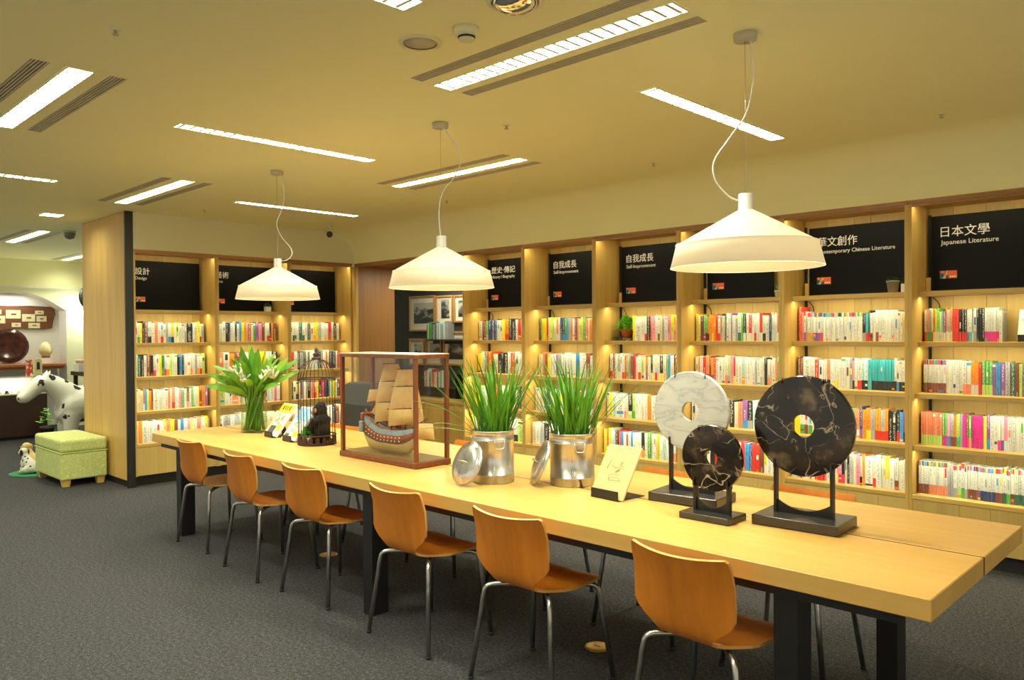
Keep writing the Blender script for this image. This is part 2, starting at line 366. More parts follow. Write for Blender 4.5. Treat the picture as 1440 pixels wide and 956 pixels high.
# ------------------------------------------------------------------ mesh helpers
class MB:
    def __init__(s): s.v = []; s.f = []; s.sm = []
    def add(s, vs, fs, smooth=False):
        o = len(s.v); s.v += [tuple(v) for v in vs]
        for f in fs: s.f.append([i + o for i in f]); s.sm.append(smooth)
        return s
    def box(s, x0, x1, y0, y1, z0, z1, mat=None):
        vs = [Vector(p) for p in ((x0, y0, z0), (x1, y0, z0), (x1, y1, z0), (x0, y1, z0), (x0, y0, z1), (x1, y0, z1), (x1, y1, z1), (x0, y1, z1))]
        if mat is not None: vs = [mat @ v for v in vs]
        return s.add(vs, [(0, 3, 2, 1), (4, 5, 6, 7), (0, 1, 5, 4), (1, 2, 6, 5), (2, 3, 7, 6), (3, 0, 4, 7)])
    def lathe(s, prof, n=24, c=(0, 0, 0), smooth=True, mat=None, a0=0.0):
        """profile of (r, z); closed at r = 0 ends"""
        vs, fs = [], []
        rows = []
        for r, z in prof:
            if r <= 1e-6:
                rows.append([len(vs)]); vs.append(Vector((c[0], c[1], c[2] + z)))
            else:
                rows.append(list(range(len(vs), len(vs) + n)))
                for k in range(n):
                    a = a0 + 2 * PI * k / n
                    vs.append(Vector((c[0] + r * math.cos(a), c[1] + r * math.sin(a), c[2] + z)))
        for A, B in zip(rows, rows[1:]):
            for k in range(n):
                k2 = (k + 1) % n
                if len(A) == 1 and len(B) == 1: continue
                if len(A) == 1: fs.append((A[0], B[k2], B[k]))
                elif len(B) == 1: fs.append((A[k], A[k2], B[0]))
                else: fs.append((A[k], A[k2], B[k2], B[k]))
        if mat is not None: vs = [mat @ v for v in vs]
        return s.add(vs, fs, smooth)
    def tube(s, pts, r, n=8, cap=True, smooth=True):
        pts = [Vector(p) for p in pts]
        rr = r if isinstance(r, (list, tuple)) else [r] * len(pts)
        vs, fs = [], []
        ref = None
        for i, p in enumerate(pts):
            t = (pts[min(i + 1, len(pts) - 1)] - pts[max(i - 1, 0)])
            if t.length < 1e-9: t = Vector((0, 0, 1))
            t.normalize()
            if ref is None:
                ref = Vector((1, 0, 0)) if abs(t.x) < 0.9 else Vector((0, 1, 0))
            u = (ref - t * ref.dot(t)).normalized(); w = t.cross(u); ref = u
            for k in range(n):
                a = 2 * PI * k / n
                vs.append(p + (u * math.cos(a) + w * math.sin(a)) * rr[i])
        m = len(pts)
        for i in range(m - 1):
            for k in range(n):
                fs.append((i * n + k, i * n + (k + 1) % n, (i + 1) * n + (k + 1) % n, (i + 1) * n + k))
        s.add(vs, fs, smooth)
        if cap: s.add(vs[:n], [tuple(range(n))[::-1]]); s.add(vs[-n:], [tuple(range(n))])
        return s
    def prism(s, poly, d, mat=None):
        """polygon in local xy, extruded 0..d along z"""
        n = len(poly)
        vs = [Vector((p[0], p[1], 0)) for p in poly] + [Vector((p[0], p[1], d)) for p in poly]
        if mat is not None: vs = [mat @ v for v in vs]
        fs = [tuple(range(n))[::-1], tuple(range(n, 2 * n))] + [(i, (i + 1) % n, n + (i + 1) % n, n + i) for i in range(n)]
        return s.add(vs, fs)
    def sphere(s, c, r, n=12, m=8, mat=None):
        rr = r if isinstance(r, (list, tuple)) else (r, r, r)
        vs, fs = [], []
        for i in range(m + 1):
            th = PI * i / m
            for k in range(n):
                a = 2 * PI * k / n
                p = Vector((rr[0] * math.sin(th) * math.cos(a), rr[1] * math.sin(th) * math.sin(a), rr[2] * math.cos(th)))
                if mat is not None: p = mat @ p
                vs.append(p + Vector(c))
        for i in range(m):
            for k in range(n): fs.append((i * n + k, (i + 1) * n + k, (i + 1) * n + (k + 1) % n, i * n + (k + 1) % n))
        return s.add(vs, fs, True)
    def mesh(s, name, bevel=0.0, seg=1):
        me = bpy.data.meshes.new(name)
        me.from_pydata(s.v, [], s.f)
        me.polygons.foreach_set('use_smooth', s.sm)
        bm = bmesh.new(); bm.from_mesh(me)
        bmesh.ops.remove_doubles(bm, verts=bm.verts, dist=1e-6)
        if bevel > 0:
            bmesh.ops.bevel(bm, geom=[e for e in bm.edges if e.is_manifold and e.calc_face_angle(0) > 0.5], offset=bevel, segments=seg, affect='EDGES', profile=0.5)
        bmesh.ops.recalc_face_normals(bm, faces=bm.faces)
        bm.to_mesh(me); bm.free()
        return me
    def build(s, name, mat, parent=None, bevel=0.0, seg=1, loc=None, rot=None):
        return obj(name, s.mesh(name, bevel, seg), mat, parent, loc, rot)
def obj(name, me, mat, parent=None, loc=None, rot=None):
    if mat is not None:
        m = M[mat] if isinstance(mat, str) else mat
        if not me.materials: me.materials.append(m)
    o = bpy.data.objects.new(name, me)
    COL.objects.link(o)
    if parent is not None: o.parent = parent
    if loc is not None: o.location = loc
    if rot is not None: o.rotation_euler = rot
    return o
def tag(o, label=None, cat=None, group=None, kind=None):
    if label: o['label'] = label
    if cat: o['category'] = cat
    if group: o['group'] = group
    if kind: o['kind'] = kind
    return o
def thing(name, label, cat, loc=(0, 0, 0), rz=0.0, group=None):
    o = bpy.data.objects.new(name, None)
    o.empty_display_size = 0.05
    COL.objects.link(o); o.location = loc; o.rotation_euler = (0, 0, rz)
    return tag(o, label, cat, group)
def struct(o, label=None):
    o['kind'] = 'structure'
    if label: o['label'] = label
    return o
def copy_tree(o, parent=None):
    c = o.copy(); COL.objects.link(c)
    if parent is not None: c.parent = parent
    for ch in o.children: copy_tree(ch, c)
    return c
def area(name, loc, sx, sy, power, color, rot=(0, 0, 0)):
    d = bpy.data.lights.new(name, 'AREA'); d.shape = 'RECTANGLE'; d.size = sx; d.size_y = sy; d.energy = power; d.color = color
    o = bpy.data.objects.new(name, d); COL.objects.link(o); o.location = loc; o.rotation_euler = rot
    return o
def catmull(pts, per=6):
    P = [Vector(p) for p in pts]; out = []
    for i in range(len(P) - 1):
        a, b, c, d = P[max(i - 1, 0)], P[i], P[i + 1], P[min(i + 2, len(P) - 1)]
        for k in range(per):
            t = k / per
            out.append(0.5 * ((2 * b) + (c - a) * t + (2 * a - 5 * b + 4 * c - d) * t * t + (3 * b - a - 3 * c + d) * t ** 3))
    out.append(P[-1])
    return out
def remeshed(mb, name, voxel, smooth=4):
    me = mb.mesh(name)
    o = bpy.data.objects.new('tmp', me); COL.objects.link(o)
    r = o.modifiers.new('r', 'REMESH'); r.mode = 'VOXEL'; r.voxel_size = voxel; r.use_smooth_shade = True
    sm = o.modifiers.new('s', 'SMOOTH'); sm.iterations = smooth; sm.factor = 0.5
    dg = bpy.context.evaluated_depsgraph_get()
    out = bpy.data.meshes.new_from_object(o.evaluated_get(dg))
    bpy.data.objects.remove(o)
    out.name = name
    return out
def text_mesh(s, size, name, extrude=0.0008):
    cu = bpy.data.curves.new(name, 'FONT'); cu.body = s; cu.size = size; cu.extrude = extrude; cu.resolution_u = 3
    o = bpy.data.objects.new('tmp', cu); COL.objects.link(o)
    dg = bpy.context.evaluated_depsgraph_get()
    me = bpy.data.meshes.new_from_object(o.evaluated_get(dg))
    bpy.data.objects.remove(o)
    xs = [v.co.x for v in me.vertices]
    me.name = name
    return me, (min(xs), max(xs)) if xs else (0, 1)
# ================================================================== structure
XE, YE = 3.0, -4.0
struct(MB().box(-15.2, XE, YE, 7.4, -0.05, 0).build('floor', 'carpet'), 'dark grey speckled carpet')

# --- ceiling with real openings for lights and vents
LIGHTS = [  # x0,x1,y0,y1, vents, watt factor, label
    (-2.965, -1.600, 2.515, 2.625, True, 1.0, 'large recessed louvre light near the front pendant lamp'),
    (-5.310, -3.930, 1.160, 1.265, True, 1.0, 'recessed louvre light at the upper left edge of the view'),
    (-4.625, -4.535, 1.925, 3.300, False, 0.8, 'slim recessed light left of the middle pendant lamp'),
    (-6.905, -6.815, 3.425, 4.740, False, 0.6, 'slim recessed light behind the far pendant lamp'),
    (-2.310, -2.220, 3.335, 4.790, False, 0.8, 'slim recessed light behind the front pendant cord'),
    (-5.250, -3.790, 3.985, 4.075, True, 0.9, 'recessed louvre light behind the middle pendant cord'),
    (-7.660, -6.180, 2.630, 2.735, True, 0.6, 'recessed louvre light near the wooden partition'),
    (-6.965, -6.875, 0.560, 1.940, False, 0.8, 'slim recessed light cut by the left edge of the view'),
    (-2.355, -2.245, 0.460, 1.850, False, 0.8, 'slim recessed light cut by the top edge of the view'),
    (-11.82, -10.32, 2.720, 2.825, True, 1.2, 'recessed light in the far room left of the partition'),
    # lights added behind and beside the camera, same grid, to brighten front-facing surfaces
    (-0.66, 0.72, 1.145, 1.255, True, 0.35, 'recessed louvre light added above the camera'),
    (-0.66, 0.72, -1.70, -1.59, True, 1.0, 'recessed louvre light added behind the camera'), (-2.97, -1.60, -0.30, -0.19, True, 1.0, 'recessed louvre light added behind and left of the camera'),
    (-5.30, -3.93, -1.70, -1.59, True, 1.0, 'recessed louvre light added farther left behind the camera'), (-7.60, -6.20, -0.26, -0.15, True, 1.0, 'recessed louvre light added left of the view'),
    (-2.97, -1.60, -3.1, -2.99, True, 1.0, 'recessed louvre light added well behind the camera'),
    (-9.9, -8.5, 1.16, 1.265, True, 0.9, 'recessed louvre light added left of the view near the partition'),
    (-14.1, -12.7, 4.02, 4.12, True, 0.5, 'farthest recessed light half hidden by the partition'),
]
SPOT = (-8.97, -8.79, 2.36, 2.54)
VENT_W, VENT_OFF = 0.075, 0.165
holes = [SPOT]
for (x0, x1, y0, y1, vents, wf, lab) in LIGHTS:
    holes.append((x0, x1, y0, y1))
    if vents:
        c = (y0 + y1) / 2
        for s in (-1, 1): holes.append((x0, x1, c + s * VENT_OFF - VENT_W / 2, c + s * VENT_OFF + VENT_W / 2))
COVE = 0.37
xs = sorted({-15.2, XE, XLW} | {h[0] for h in holes} | {h[1] for h in holes})
ys = sorted({YE, YW - COVE, 7.4} | {h[2] for h in holes} | {h[3] for h in holes})
cb = MB()
for xa, xb in zip(xs, xs[1:]):
    for ya, yb in zip(ys, ys[1:]):
        mx, my = (xa + xb) / 2, (ya + yb) / 2
        if mx > XLW and my > YW - COVE: continue
        if any(h[0] < mx < h[1] and h[2] < my < h[3] for h in holes): continue
        cb.add([(xa, ya, CE), (xb, ya, CE), (xb, yb, CE), (xa, yb, CE)], [(3, 2, 1, 0)])
ceil = cb.build('ceiling', 'ceiling')
struct(ceil, 'smooth cream painted ceiling')
cv = MB(); N = 16
for i in range(N):
    a, b = PI / 2 * i / N, PI / 2 * (i + 1) / N
    p = [(YW - COVE + COVE * math.cos(t), TOPZ + COVE * math.sin(t)) for t in (a, b)]
    cv.add([(XLW, p[0][0], p[0][1]), (XE, p[0][0], p[0][1]), (XE, p[1][0], p[1][1]), (XLW, p[1][0], p[1][1])], [(0, 1, 2, 3)], True)
struct(cv.build('trim_1', 'ceiling'), 'curved cream cove above the right bookcases')
struct(MB().box(XLW - 0.30, XLW, 2.955, YW, TOPZ, CE).build('trim_2', 'wall'), 'cream wall strip above the left bookcases')
struct(MB().box(BX[0], XE, YW + 0.40, YW + 0.50, 0, TOPZ).build('wall_right', 'wall'))
struct(MB().box(XLW - 0.60, XLW - 0.40, 2.975, 6.15, 0, CE).build('wall_left', 'wall'))

# --- partition beside the left bookcases: planks on a core, black end plate, black base
part_ = MB().box(-9.40, -8.135, 2.905, 2.95, 0.0, CE).build('wall_partition', 'black_edge')
struct(part_, 'wooden partition with a black end plate')
w = [0.30, 0.32, 0.31, 0.335]; x = -9.40
for k in w:
    MB().box(x + 0.0008, x + k - 0.0008, 2.889, 2.905, 0.07, CE - 0.004).build('plank', 'slab', part_)
    x += k
MB().box(-8.135, -8.105, 2.880, 2.955, 0.0, CE - 0.002).build('end_plate', 'black_edge', part_)

# --- passage between the two bookcases
PX0, PX1, PB = XLW, BX[0], 6.70
hd = MB().box(PX0, PX1, YW, YW + 0.03, TOPZ - 0.045, TOPZ).build('trim_3', 'rail'); struct(hd, 'wooden header over the passage')
struct(MB().box(PX0, PX1, YW + 0.03, PB, TOPZ - 0.03, TOPZ - 0.002).build('ceiling_passage', 'jamb'))
jb = MB().box(PX0 + 0.0, PX0 + 0.05, YW + 0.002, 6.15, 0, TOPZ - 0.03).build('trim_4', 'jamb'); struct(jb, 'reddish wooden lining on the left of the passage')
MB().box(PX0 - 0.0, PX0 + 0.075, YW - 0.034, YW + 0.002, 0, TOPZ - 0.045).build('corner_post', 'oak_z', jb)
struct(MB().box(-9.9, -5.0, PB, PB + 0.1, 0, CE).build('wall_passage', 'charcoal'), 'charcoal wall at the back of the passage')
struct(MB().box(-9.9, PX0, 6.15, PB, TOPZ - 0.03, CE).build('ceiling_passage_left', 'charcoal'))

# --- far room on the left: wall with an arched niche, soffit
FX = -14.40
arch = [(-13.0, 0)]
def far_room():
    yr, ya = 4.17, 3.42        # right edge of the niche, middle
    z0 = 0.0
    prof = [(yr, z0), (yr, 1.93), (3.97, 2.06)]
    for i in range(1, 9):
        a = i / 8
        prof.append((3.97 + (ya - 3.97) * a, 2.06 + 0.165 * (1 - (1 - a) ** 2)))
    left = [(2 * ya - y, z) for y, z in reversed(prof[:-1])]
    op = prof + left                       # opening outline, right foot -> left foot
    zt = 2.30
    y0, y1 = 1.6, 7.4
    mb = MB()
    # wall face as quads between the outline and the top / sides
    for (ya_, za), (yb_, zb) in zip(op, op[1:]):
        if abs(ya_ - yb_) > 1e-6: mb.add([(FX, ya_, za), (FX, yb_, zb), (FX, yb_, zt), (FX, ya_, zt)], [(0, 1, 2, 3)])
    mb.add([(FX, yr, 0), (FX, y1, 0), (FX, y1, zt), (FX, yr, zt)], [(0, 1, 2, 3)])
    yl = op[-1][0]
    mb.add([(FX, y0, 0), (FX, yl, 0), (FX, yl, zt), (FX, y0, zt)], [(0, 1, 2, 3)])
    w_ = mb.build('wall_far', 'far_wall'); struct(w_, 'pale far wall with an arched niche')
    nb = MB(); D = 0.42
    for (ya_, za), (yb_, zb) in zip(op, op[1:]):
        nb.add([(FX, ya_, za), (FX, yb_, zb), (FX - D, yb_, zb), (FX - D, ya_, za)], [(0, 1, 2, 3)])
    nb.add([(FX - D, y, z) for y, z in op], [tuple(range(len(op)))])
    nb.build('niche', 'niche', w_)
    sf = MB().box(FX - 0.3, FX + 0.05, y0, y1, zt, CE).build('trim_5', 'ceiling'); struct(sf, 'cream soffit above the far wall')
    MB().box(FX + 0.05, FX + 0.062, y0, y1, zt - 0.01, zt + 0.012).build('edge_strip', 'white_enamel', sf)
far_room()

# ================================================================== ceiling fixtures
M['louvre'] = plain('louvre_aluminium', (0.42, 0.41, 0.36), 0.4)
def troffer(x0, x1, y0, y1, wf, lab):
    cx, cy = (x0 + x1) / 2, (y0 + y1) / 2
    lx, ly = x1 - x0, y1 - y0
    along_x = lx > ly
    L, Wd = (lx, ly) if along_x else (ly, lx)
    t = thing('ceiling_light', lab, 'ceiling light', (cx, cy, CE), 0 if along_x else PI / 2, 'recessed ceiling lights')
    h = 0.055
    fr = MB()
    b = 0.012
    fr.box(-L / 2 - b, L / 2 + b, -Wd / 2 - b, -Wd / 2, -0.004, 0.0).box(-L / 2 - b, L / 2 + b, Wd / 2, Wd / 2 + b, -0.004, 0.0)
    fr.box(-L / 2 - b, -L / 2, -Wd / 2, Wd / 2, -0.004, 0.0).box(L / 2, L / 2 + b, -Wd / 2, Wd / 2, -0.004, 0.0)
    fr.build('frame', 'grille' if False else 'ceiling', t)
    ho = MB()
    ho.add([(-L / 2, -Wd / 2, 0), (L / 2, -Wd / 2, 0), (L / 2, Wd / 2, 0), (-L / 2, Wd / 2, 0),
            (-L / 2, -Wd / 2, h), (L / 2, -Wd / 2, h), (L / 2, Wd / 2, h), (-L / 2, Wd / 2, h)],
           [(0, 1, 5, 4), (1, 2, 6, 5), (2, 3, 7, 6), (3, 0, 4, 7), (4, 5, 6, 7)])
    ho.build('housing', 'white_enamel', t)
    n = 22
    me = MB().add([(-0.0085, -Wd / 2, 0.001), (0.0085, -Wd / 2, 0.001), (0.0085, Wd / 2, 0.001), (-0.0085, Wd / 2, 0.001),
                   (-0.0012, -Wd / 2, 0.026), (0.0012, -Wd / 2, 0.026), (0.0012, Wd / 2, 0.026), (-0.0012, Wd / 2, 0.026)],
                  [(0, 3, 2, 1), (4, 5, 6, 7), (0, 1, 5, 4), (1, 2, 6, 5), (2, 3, 7, 6), (3, 0, 4, 7)]).mesh('louvre_blade')
    me.materials.append(M['louvre'])
    for i in range(n):
        obj('louvre_blade', me, None, t, (-L / 2 + L * (i + 0.5) / n, 0, 0))
    area('ceiling_lamp', (cx, cy, CE + 0.045), lx - 0.02, ly - 0.012, CEIL_W * wf, CEIL_C)
def vent(x0, x1, y0, y1, lab):
    cx, cy = (x0 + x1) / 2, (y0 + y1) / 2
    L, Wd = x1 - x0, y1 - y0
    t = thing('air_vent', lab, 'air vent', (cx, cy, CE), 0, 'slotted ceiling air vents')
    bo = MB(); h = 0.03
    bo.add([(-L / 2, -Wd / 2, 0), (L / 2, -Wd / 2, 0), (L / 2, Wd / 2, 0), (-L / 2, Wd / 2, 0),
            (-L / 2, -Wd / 2, h), (L / 2, -Wd / 2, h), (L / 2, Wd / 2, h), (-L / 2, Wd / 2, h)],
           [(0, 1, 5, 4), (1, 2, 6, 5), (2, 3, 7, 6), (3, 0, 4, 7), (4, 5, 6, 7)])
    bo.build('duct', 'dark', t)
    n = 5
    me = MB().box(-L / 2, L / 2, -0.0045, 0.0045, -0.002, 0.008).mesh('slat'); me.materials.append(M['grille'])
    for i in range(n): obj('slat', me, None, t, (0, -Wd / 2 + Wd * (i + 0.5) / n, 0))
for (x0, x1, y0, y1, vents, wf, lab) in LIGHTS:
    troffer(x0, x1, y0, y1, wf, lab)
    if vents:
        c = (y0 + y1) / 2
        for s, side in ((-1, 'left of'), (1, 'right of')):
            vent(x0, x1, c + s * VENT_OFF - VENT_W / 2, c + s * VENT_OFF + VENT_W / 2, 'slotted air vent %s the %s' % (side, lab.replace('recessed ', '')))
# square downlight by the partition
t = thing('square_downlight', 'small bright square downlight beside the top of the partition', 'downlight', (-8.88, 2.45, CE))
MB().box(-0.105, 0.105, -0.105, -0.09, -0.005, 0).box(-0.105, 0.105, 0.09, 0.105, -0.005, 0).box(-0.105, -0.09, -0.09, 0.09, -0.005, 0).box(0.09, 0.105, -0.09, 0.09, -0.005, 0).build('frame', 'white_enamel', t)
h = 0.05; q = 0.09
MB().add([(-q, -q, 0), (q, -q, 0), (q, q, 0), (-q, q, 0), (-q, -q, h), (q, -q, h), (q, q, h), (-q, q, h)], [(0, 1, 5, 4), (1, 2, 6, 5), (2, 3, 7, 6), (3, 0, 4, 7), (4, 5, 6, 7)]).build('housing', 'white_enamel', t)
MB().box(-0.09, 0.09, -0.003, 0.003, 0.0, 0.015).build('cross_bar', 'white_enamel', t)
t = thing('square_downlight', 'unseen square downlight added in the passage ceiling to light the frames', 'downlight', (-7.3, 6.25, TOPZ - 0.03))
MB().box(-0.16, 0.16, -0.16, -0.14, -0.008, 0).box(-0.16, 0.16, 0.14, 0.16, -0.008, 0).box(-0.16, -0.14, -0.14, 0.14, -0.008, 0).box(0.14, 0.16, -0.14, 0.14, -0.008, 0).build('frame', 'white_enamel', t)
area('added_passage_lamp', (-7.3, 6.25, TOPZ - 0.032), 0.27, 0.27, 14, CEIL_C)  # unseen lamp added to brighten the passage and its frames
area('square_downlamp', (-8.88, 2.45, CE + 0.04), 0.16, 0.16, 9, CEIL_C)
# smoke detector, ceiling speaker, mirror dome, sprinklers
t = thing('smoke_detector', 'round cream smoke detector beside the large louvre light', 'smoke detector', (-2.324, 2.144, CE))
MB().lathe([(0, 0), (0.052, 0), (0.052, -0.022), (0.046, -0.030), (0, -0.030)], 28).build('base', 'wall', t)
MB().lathe([(0, -0.030), (0.036, -0.030), (0.032, -0.048), (0, -0.050)], 24).build('sensor_head', 'wall', t)
MB().lathe([(0.0335, -0.034), (0.0355, -0.034), (0.0345, -0.042), (0.0325, -0.042)], 24).build('slot_ring', 'dark', t)
t = thing('ceiling_speaker', 'flat round ceiling speaker left of the smoke detector', 'speaker', (-2.573, 2.108, CE))
MB().lathe([(0.072, 0), (0.092, 0), (0.090, -0.005), (0.072, -0.006)], 36).build('trim_ring', 'wall', t)
MB().lathe([(0, -0.003), (0.072, -0.003), (0.072, 0), (0, 0)], 36).build('grille', 'grille', t)
t = thing('mirror_dome', 'chrome convex mirror dome cut off by the top edge', 'mirror', (-2.005, 2.095, CE))
MB().lathe([(0.088, 0), (0.108, 0), (0.105, -0.006), (0.088, -0.007)], 40).build('trim_ring', 'wall', t)
MB().lathe([(0.086 * math.sin(a), -0.045 * math.cos(a)) for a in [PI / 2 * i / 10 for i in range(11)]], 40).build('mirror_bowl', 'chrome', t)
for sx, sy, lab in [(-3.318, 1.152, 'small sprinkler head nearest the upper left light'), (-3.245, 3.308, 'small sprinkler head right of the middle pendant cord'),
                    (-3.225, 4.816, 'small sprinkler head near the slim light by the front cord'), (-1.344, 4.909, 'small sprinkler head at the right side of the ceiling'),
                    (-7.527, 3.425, 'small sprinkler head above the left bookcase'), (-5.489, 4.796, 'small sprinkler head behind the middle pendant')]:
    t = thing('sprinkler', lab, 'sprinkler', (sx, sy, CE), 0, 'ceiling sprinkler heads')
    MB().lathe([(0, 0), (0.022, 0), (0.020, -0.004), (0, -0.004)], 16).build('rose', 'wall', t)
    MB().lathe([(0, -0.004), (0.006, -0.004), (0.005, -0.018), (0.013, -0.020), (0.013, -0.023), (0, -0.023)], 12).build('nozzle', 'grille', t)
# cameras
t = thing('security_camera', 'small bullet security camera hanging near the bookcase corner', 'camera', (-7.69, 4.95, CE), R(57))
MB().lathe([(0, 0), (0.035, 0), (0.033, -0.008), (0, -0.008)], 20).build('mount', 'white_enamel', t)
MB().tube([(0, 0, -0.006), (0, 0, -0.075)], 0.008, 10).build('stem', 'white_enamel', t)
b = MB().tube([(0.0, 0.055, -0.075), (0, -0.055, -0.105)], 0.033, 18).build('housing', 'white_enamel', t)
MB().tube([(0, -0.050, -0.1036), (0, -0.075, -0.110)], [0.036, 0.034], 18).build('lens_hood', 'black_metal', t)
t = thing('dome_camera', 'grey dome security camera on the ceiling by the partition', 'camera', (-10.14, 2.985, CE))
MB().lathe([(0, 0), (0.07, 0), (0.07, -0.02), (0, -0.02)], 24).build('base', 'grille', t)
MB().lathe([(0.065, -0.02), (0.062, -0.055), (0.045, -0.085), (0, -0.10)], 24).build('dome', plain('smoked_dome', (0.16, 0.15, 0.12), 0.25), t)

# ================================================================== bookcases
SHELF_Z = [1.775, 1.435, 1.090, 0.745, 0.420]
SHELF_IN = [0.140, 0.125, 0.055, 0.015, 0.0]
DEPTH = 0.385
def bookcase(name, label, loc, rz, Wb, left_panel=True, seed=1):
    rnd = random.Random(seed)
    t = thing(name, label, 'bookcase', loc, rz, 'built-in oak bookcases')
    P = 0.023
    for xa in ([0, Wb - P] if left_panel else [Wb - P]):
        MB().box(xa + 0.0006, xa + P - 0.0006, 0, DEPTH, 0.10, TOPZ - 0.001).build('side_panel', 'oak_z', t)
    MB().box(P, Wb - P, 0.0, DEPTH, TOPZ - 0.018, TOPZ - 0.001).build('top_panel', 'oak_x', t)
    MB().box(P * 0 + 0.0006, Wb - 0.0006, -0.006, 0.0, TOPZ - 0.028, TOPZ).build('top_rail', 'rail', t)
    MB().box(P, Wb - P, 0.0, 0.012, TOPZ - 0.044, TOPZ - 0.018).build('light_pelmet', 'rail', t)
    for i, (z, r) in enumerate(zip(SHELF_Z, SHELF_IN)):
        MB().box(P, Wb - P, r, DEPTH - 0.013, z - 0.03, z).build('shelf', 'oak_x', t, 0.0015)
    # back made of upright planks with open joints
    x = P; ws = []
    while x < Wb - P - 0.02:
        k = rnd.choice([0.118, 0.15, 0.172, 0.20]); k = min(k, Wb - P - x)
        if Wb - P - (x + k) < 0.07: k = Wb - P - x
        MB().box(x + 0.001, x + k - 0.001, DEPTH - 0.012 - rnd.uniform(0, 0.0008), DEPTH, 0.10, TOPZ - 0.018).build('back_plank', 'oak_back', t)
        x += k
    MB().box(P, P + 0.016, DEPTH - 0.03, DEPTH - 0.013, 0.42, 2.31).build('shelf_standard', 'black_metal', t)
    # base cabinet: planked front, black plinth
    x = 0.0015
    for k in (0.30, 0.175, 0.21, 0.0):
        k = k or (Wb - 0.0015 - x)
        MB().box(x + 0.0008, x + k - 0.0008, 0.004, 0.02, 0.105, 0.388).build('cabinet_front', 'oak_back', t)
        x += k
    MB().box(0, Wb, 0.05, DEPTH, 0, 0.10).build('plinth', 'black_edge', t)
    # strip lights
    rot = Matrix.Rotation(rz, 4, 'Z')
    strips = [(0.020, TOPZ - 0.020)] + [(r + 0.016, z - 0.031) for z, r in list(zip(SHELF_Z, SHELF_IN))[:4]]
    for j, (y, z) in enumerate(strips):
        MB().box(P + 0.012, Wb - P - 0.012, y - 0.006, y + 0.006, z - 0.003, z + 0.001).build('light_strip', 'white_enamel', t)
        wl = Vector(loc) + rot @ Vector((Wb / 2, y, z - 0.005))
        area('shelf_lamp', wl, Wb - 2 * P - 0.03, 0.010, STRIP_W * (0.8 if j == 0 else 1.0), STRIP_C, (R(10), 0, rz))
    return t
RIGHT_NAMES = ['history bay', 'left self-improvement bay', 'right self-improvement bay', 'bay behind the front lamp', 'Chinese literature bay', 'Japanese literature bay', 'last bay']
BAYS = []
RL = ['oak bookcase under the History / Biography sign', 'oak bookcase under the Self-Improvement sign, nearer the passage', 'oak bookcase with a leafy pot under the second Self-Improvement sign',
      'oak bookcase half covered by the front pendant lamp', 'oak bookcase under the Contemporary Chinese Literature sign', 'oak bookcase under the Japanese Literature sign', 'oak bookcase beyond the right edge of the photo']
for i in range(7):
    BAYS.append(('R', i, bookcase('bookcase', RL[i], (BX[i], YW, 0), 0, BAY, seed=i + 3), BAY))
LL = ['left-hand bookcase beside the wooden partition', 'left-hand bookcase behind the glass flower vase', 'left-hand bookcase behind the bird cage']
LEFT_NAMES = ['bay beside the partition', 'bay behind the vase', 'bay behind the birdcage']
for i in range(3):
    BAYS.append(('L', i, bookcase('bookcase', LL[i], (XLW, LY[i], 0), PI / 2, LW, seed=i + 20), LW))

# ================================================================== signs
LOGO = mat_print('logo_mosaic', [(0.75, 0.45, 0.03), (0.03, 0.20, 0.35), (0.75, 0.10, 0.03), (0.65, 0.60, 0.45), (0.03, 0.08, 0.10)], 70)
def sign(bay, label, x0, x1, zh, en, tx=0.155, cw=0.073, esz=0.044, ecut=None):
    side, i, bc, Wb = bay
    y = 0.285
    loc = bc.matrix_basis @ Vector((x0, y, SHELF_Z[0]))
    t = thing('category_sign', label, 'sign', loc, bc.rotation_euler.z, 'black category signs')
    Ws, Hs = x1 - x0, 0.515
    MB().box(0, Ws, 0, 0.02, 0.012, Hs).build('panel', 'sign', t, 0.001)
    MB().box(-0.035, -0.004, 0.0, 0.03, 0, 0.10).build('end_block', 'oak_z', t)
    MB().box(0, Ws, 0.0, 0.03, 0, 0.012).build('foot_rail', 'black_metal', t)
    rx = R(90)
    if zh:
        me, (a, b) = text_mesh(zh, cw, 'lettering'); s = cw * len(zh) / (b - a)
        me.transform(Matrix.Diagonal((s, 1.08, 1, 1)) @ Matrix.Translation((-a, 0, 0)))
        obj('chinese_lettering', me, 'sign_text', t, (tx - x0, -0.001, 0.375), (rx, 0, 0))
    if en:
        me, (a, b) = text_mesh(en, esz, 'lettering')
        me.transform(Matrix.Translation((-a, 0, 0)))
        obj('english_lettering', me, 'sign_text', t, (tx - x0, -0.001, 0.318), (rx, 0, 0))
    lx = tx - x0 - 0.005
    MB().box(lx, lx + 0.05, -0.002, 0.0, 0.088, 0.140).build('logo_picture', LOGO, t)
    o = MB().box(lx + 0.052, lx + 0.104, -0.002, 0.0, 0.088, 0.140).build('logo_square', 'logo_orange', t)
    for k in range(3): MB().box(lx + 0.060 + k * 0.014, lx + 0.070 + k * 0.014, -0.0026, -0.002, 0.094, 0.104).build('logo_mark', 'sign_text', o)
bR, bL = BAYS[:7], BAYS[7:]
sign(bR[0], 'black History / Biography sign beside the passage', 0.10, 0.83, '歷史·傳記', 'History / Biography', cw=0.070)
sign(bR[1], 'black Self-Improvement sign right of the History sign', 0.10, 0.83, '自我成長', 'Self-Improvement')
sign(bR[2], 'black Self-Improvement sign left of the front pendant lamp', 0.10, 0.83, '自我成長', 'Self-Improvement')
sign(bR[3], 'black sign whose lettering is hidden by the front pendant lamp', 0.10, 0.68, '', '')
sign(bR[4], 'black Contemporary Chinese Literature sign', 0.09, 0.84, '華文創作', 'Contemporary Chinese Literature', tx=0.155, esz=0.040)
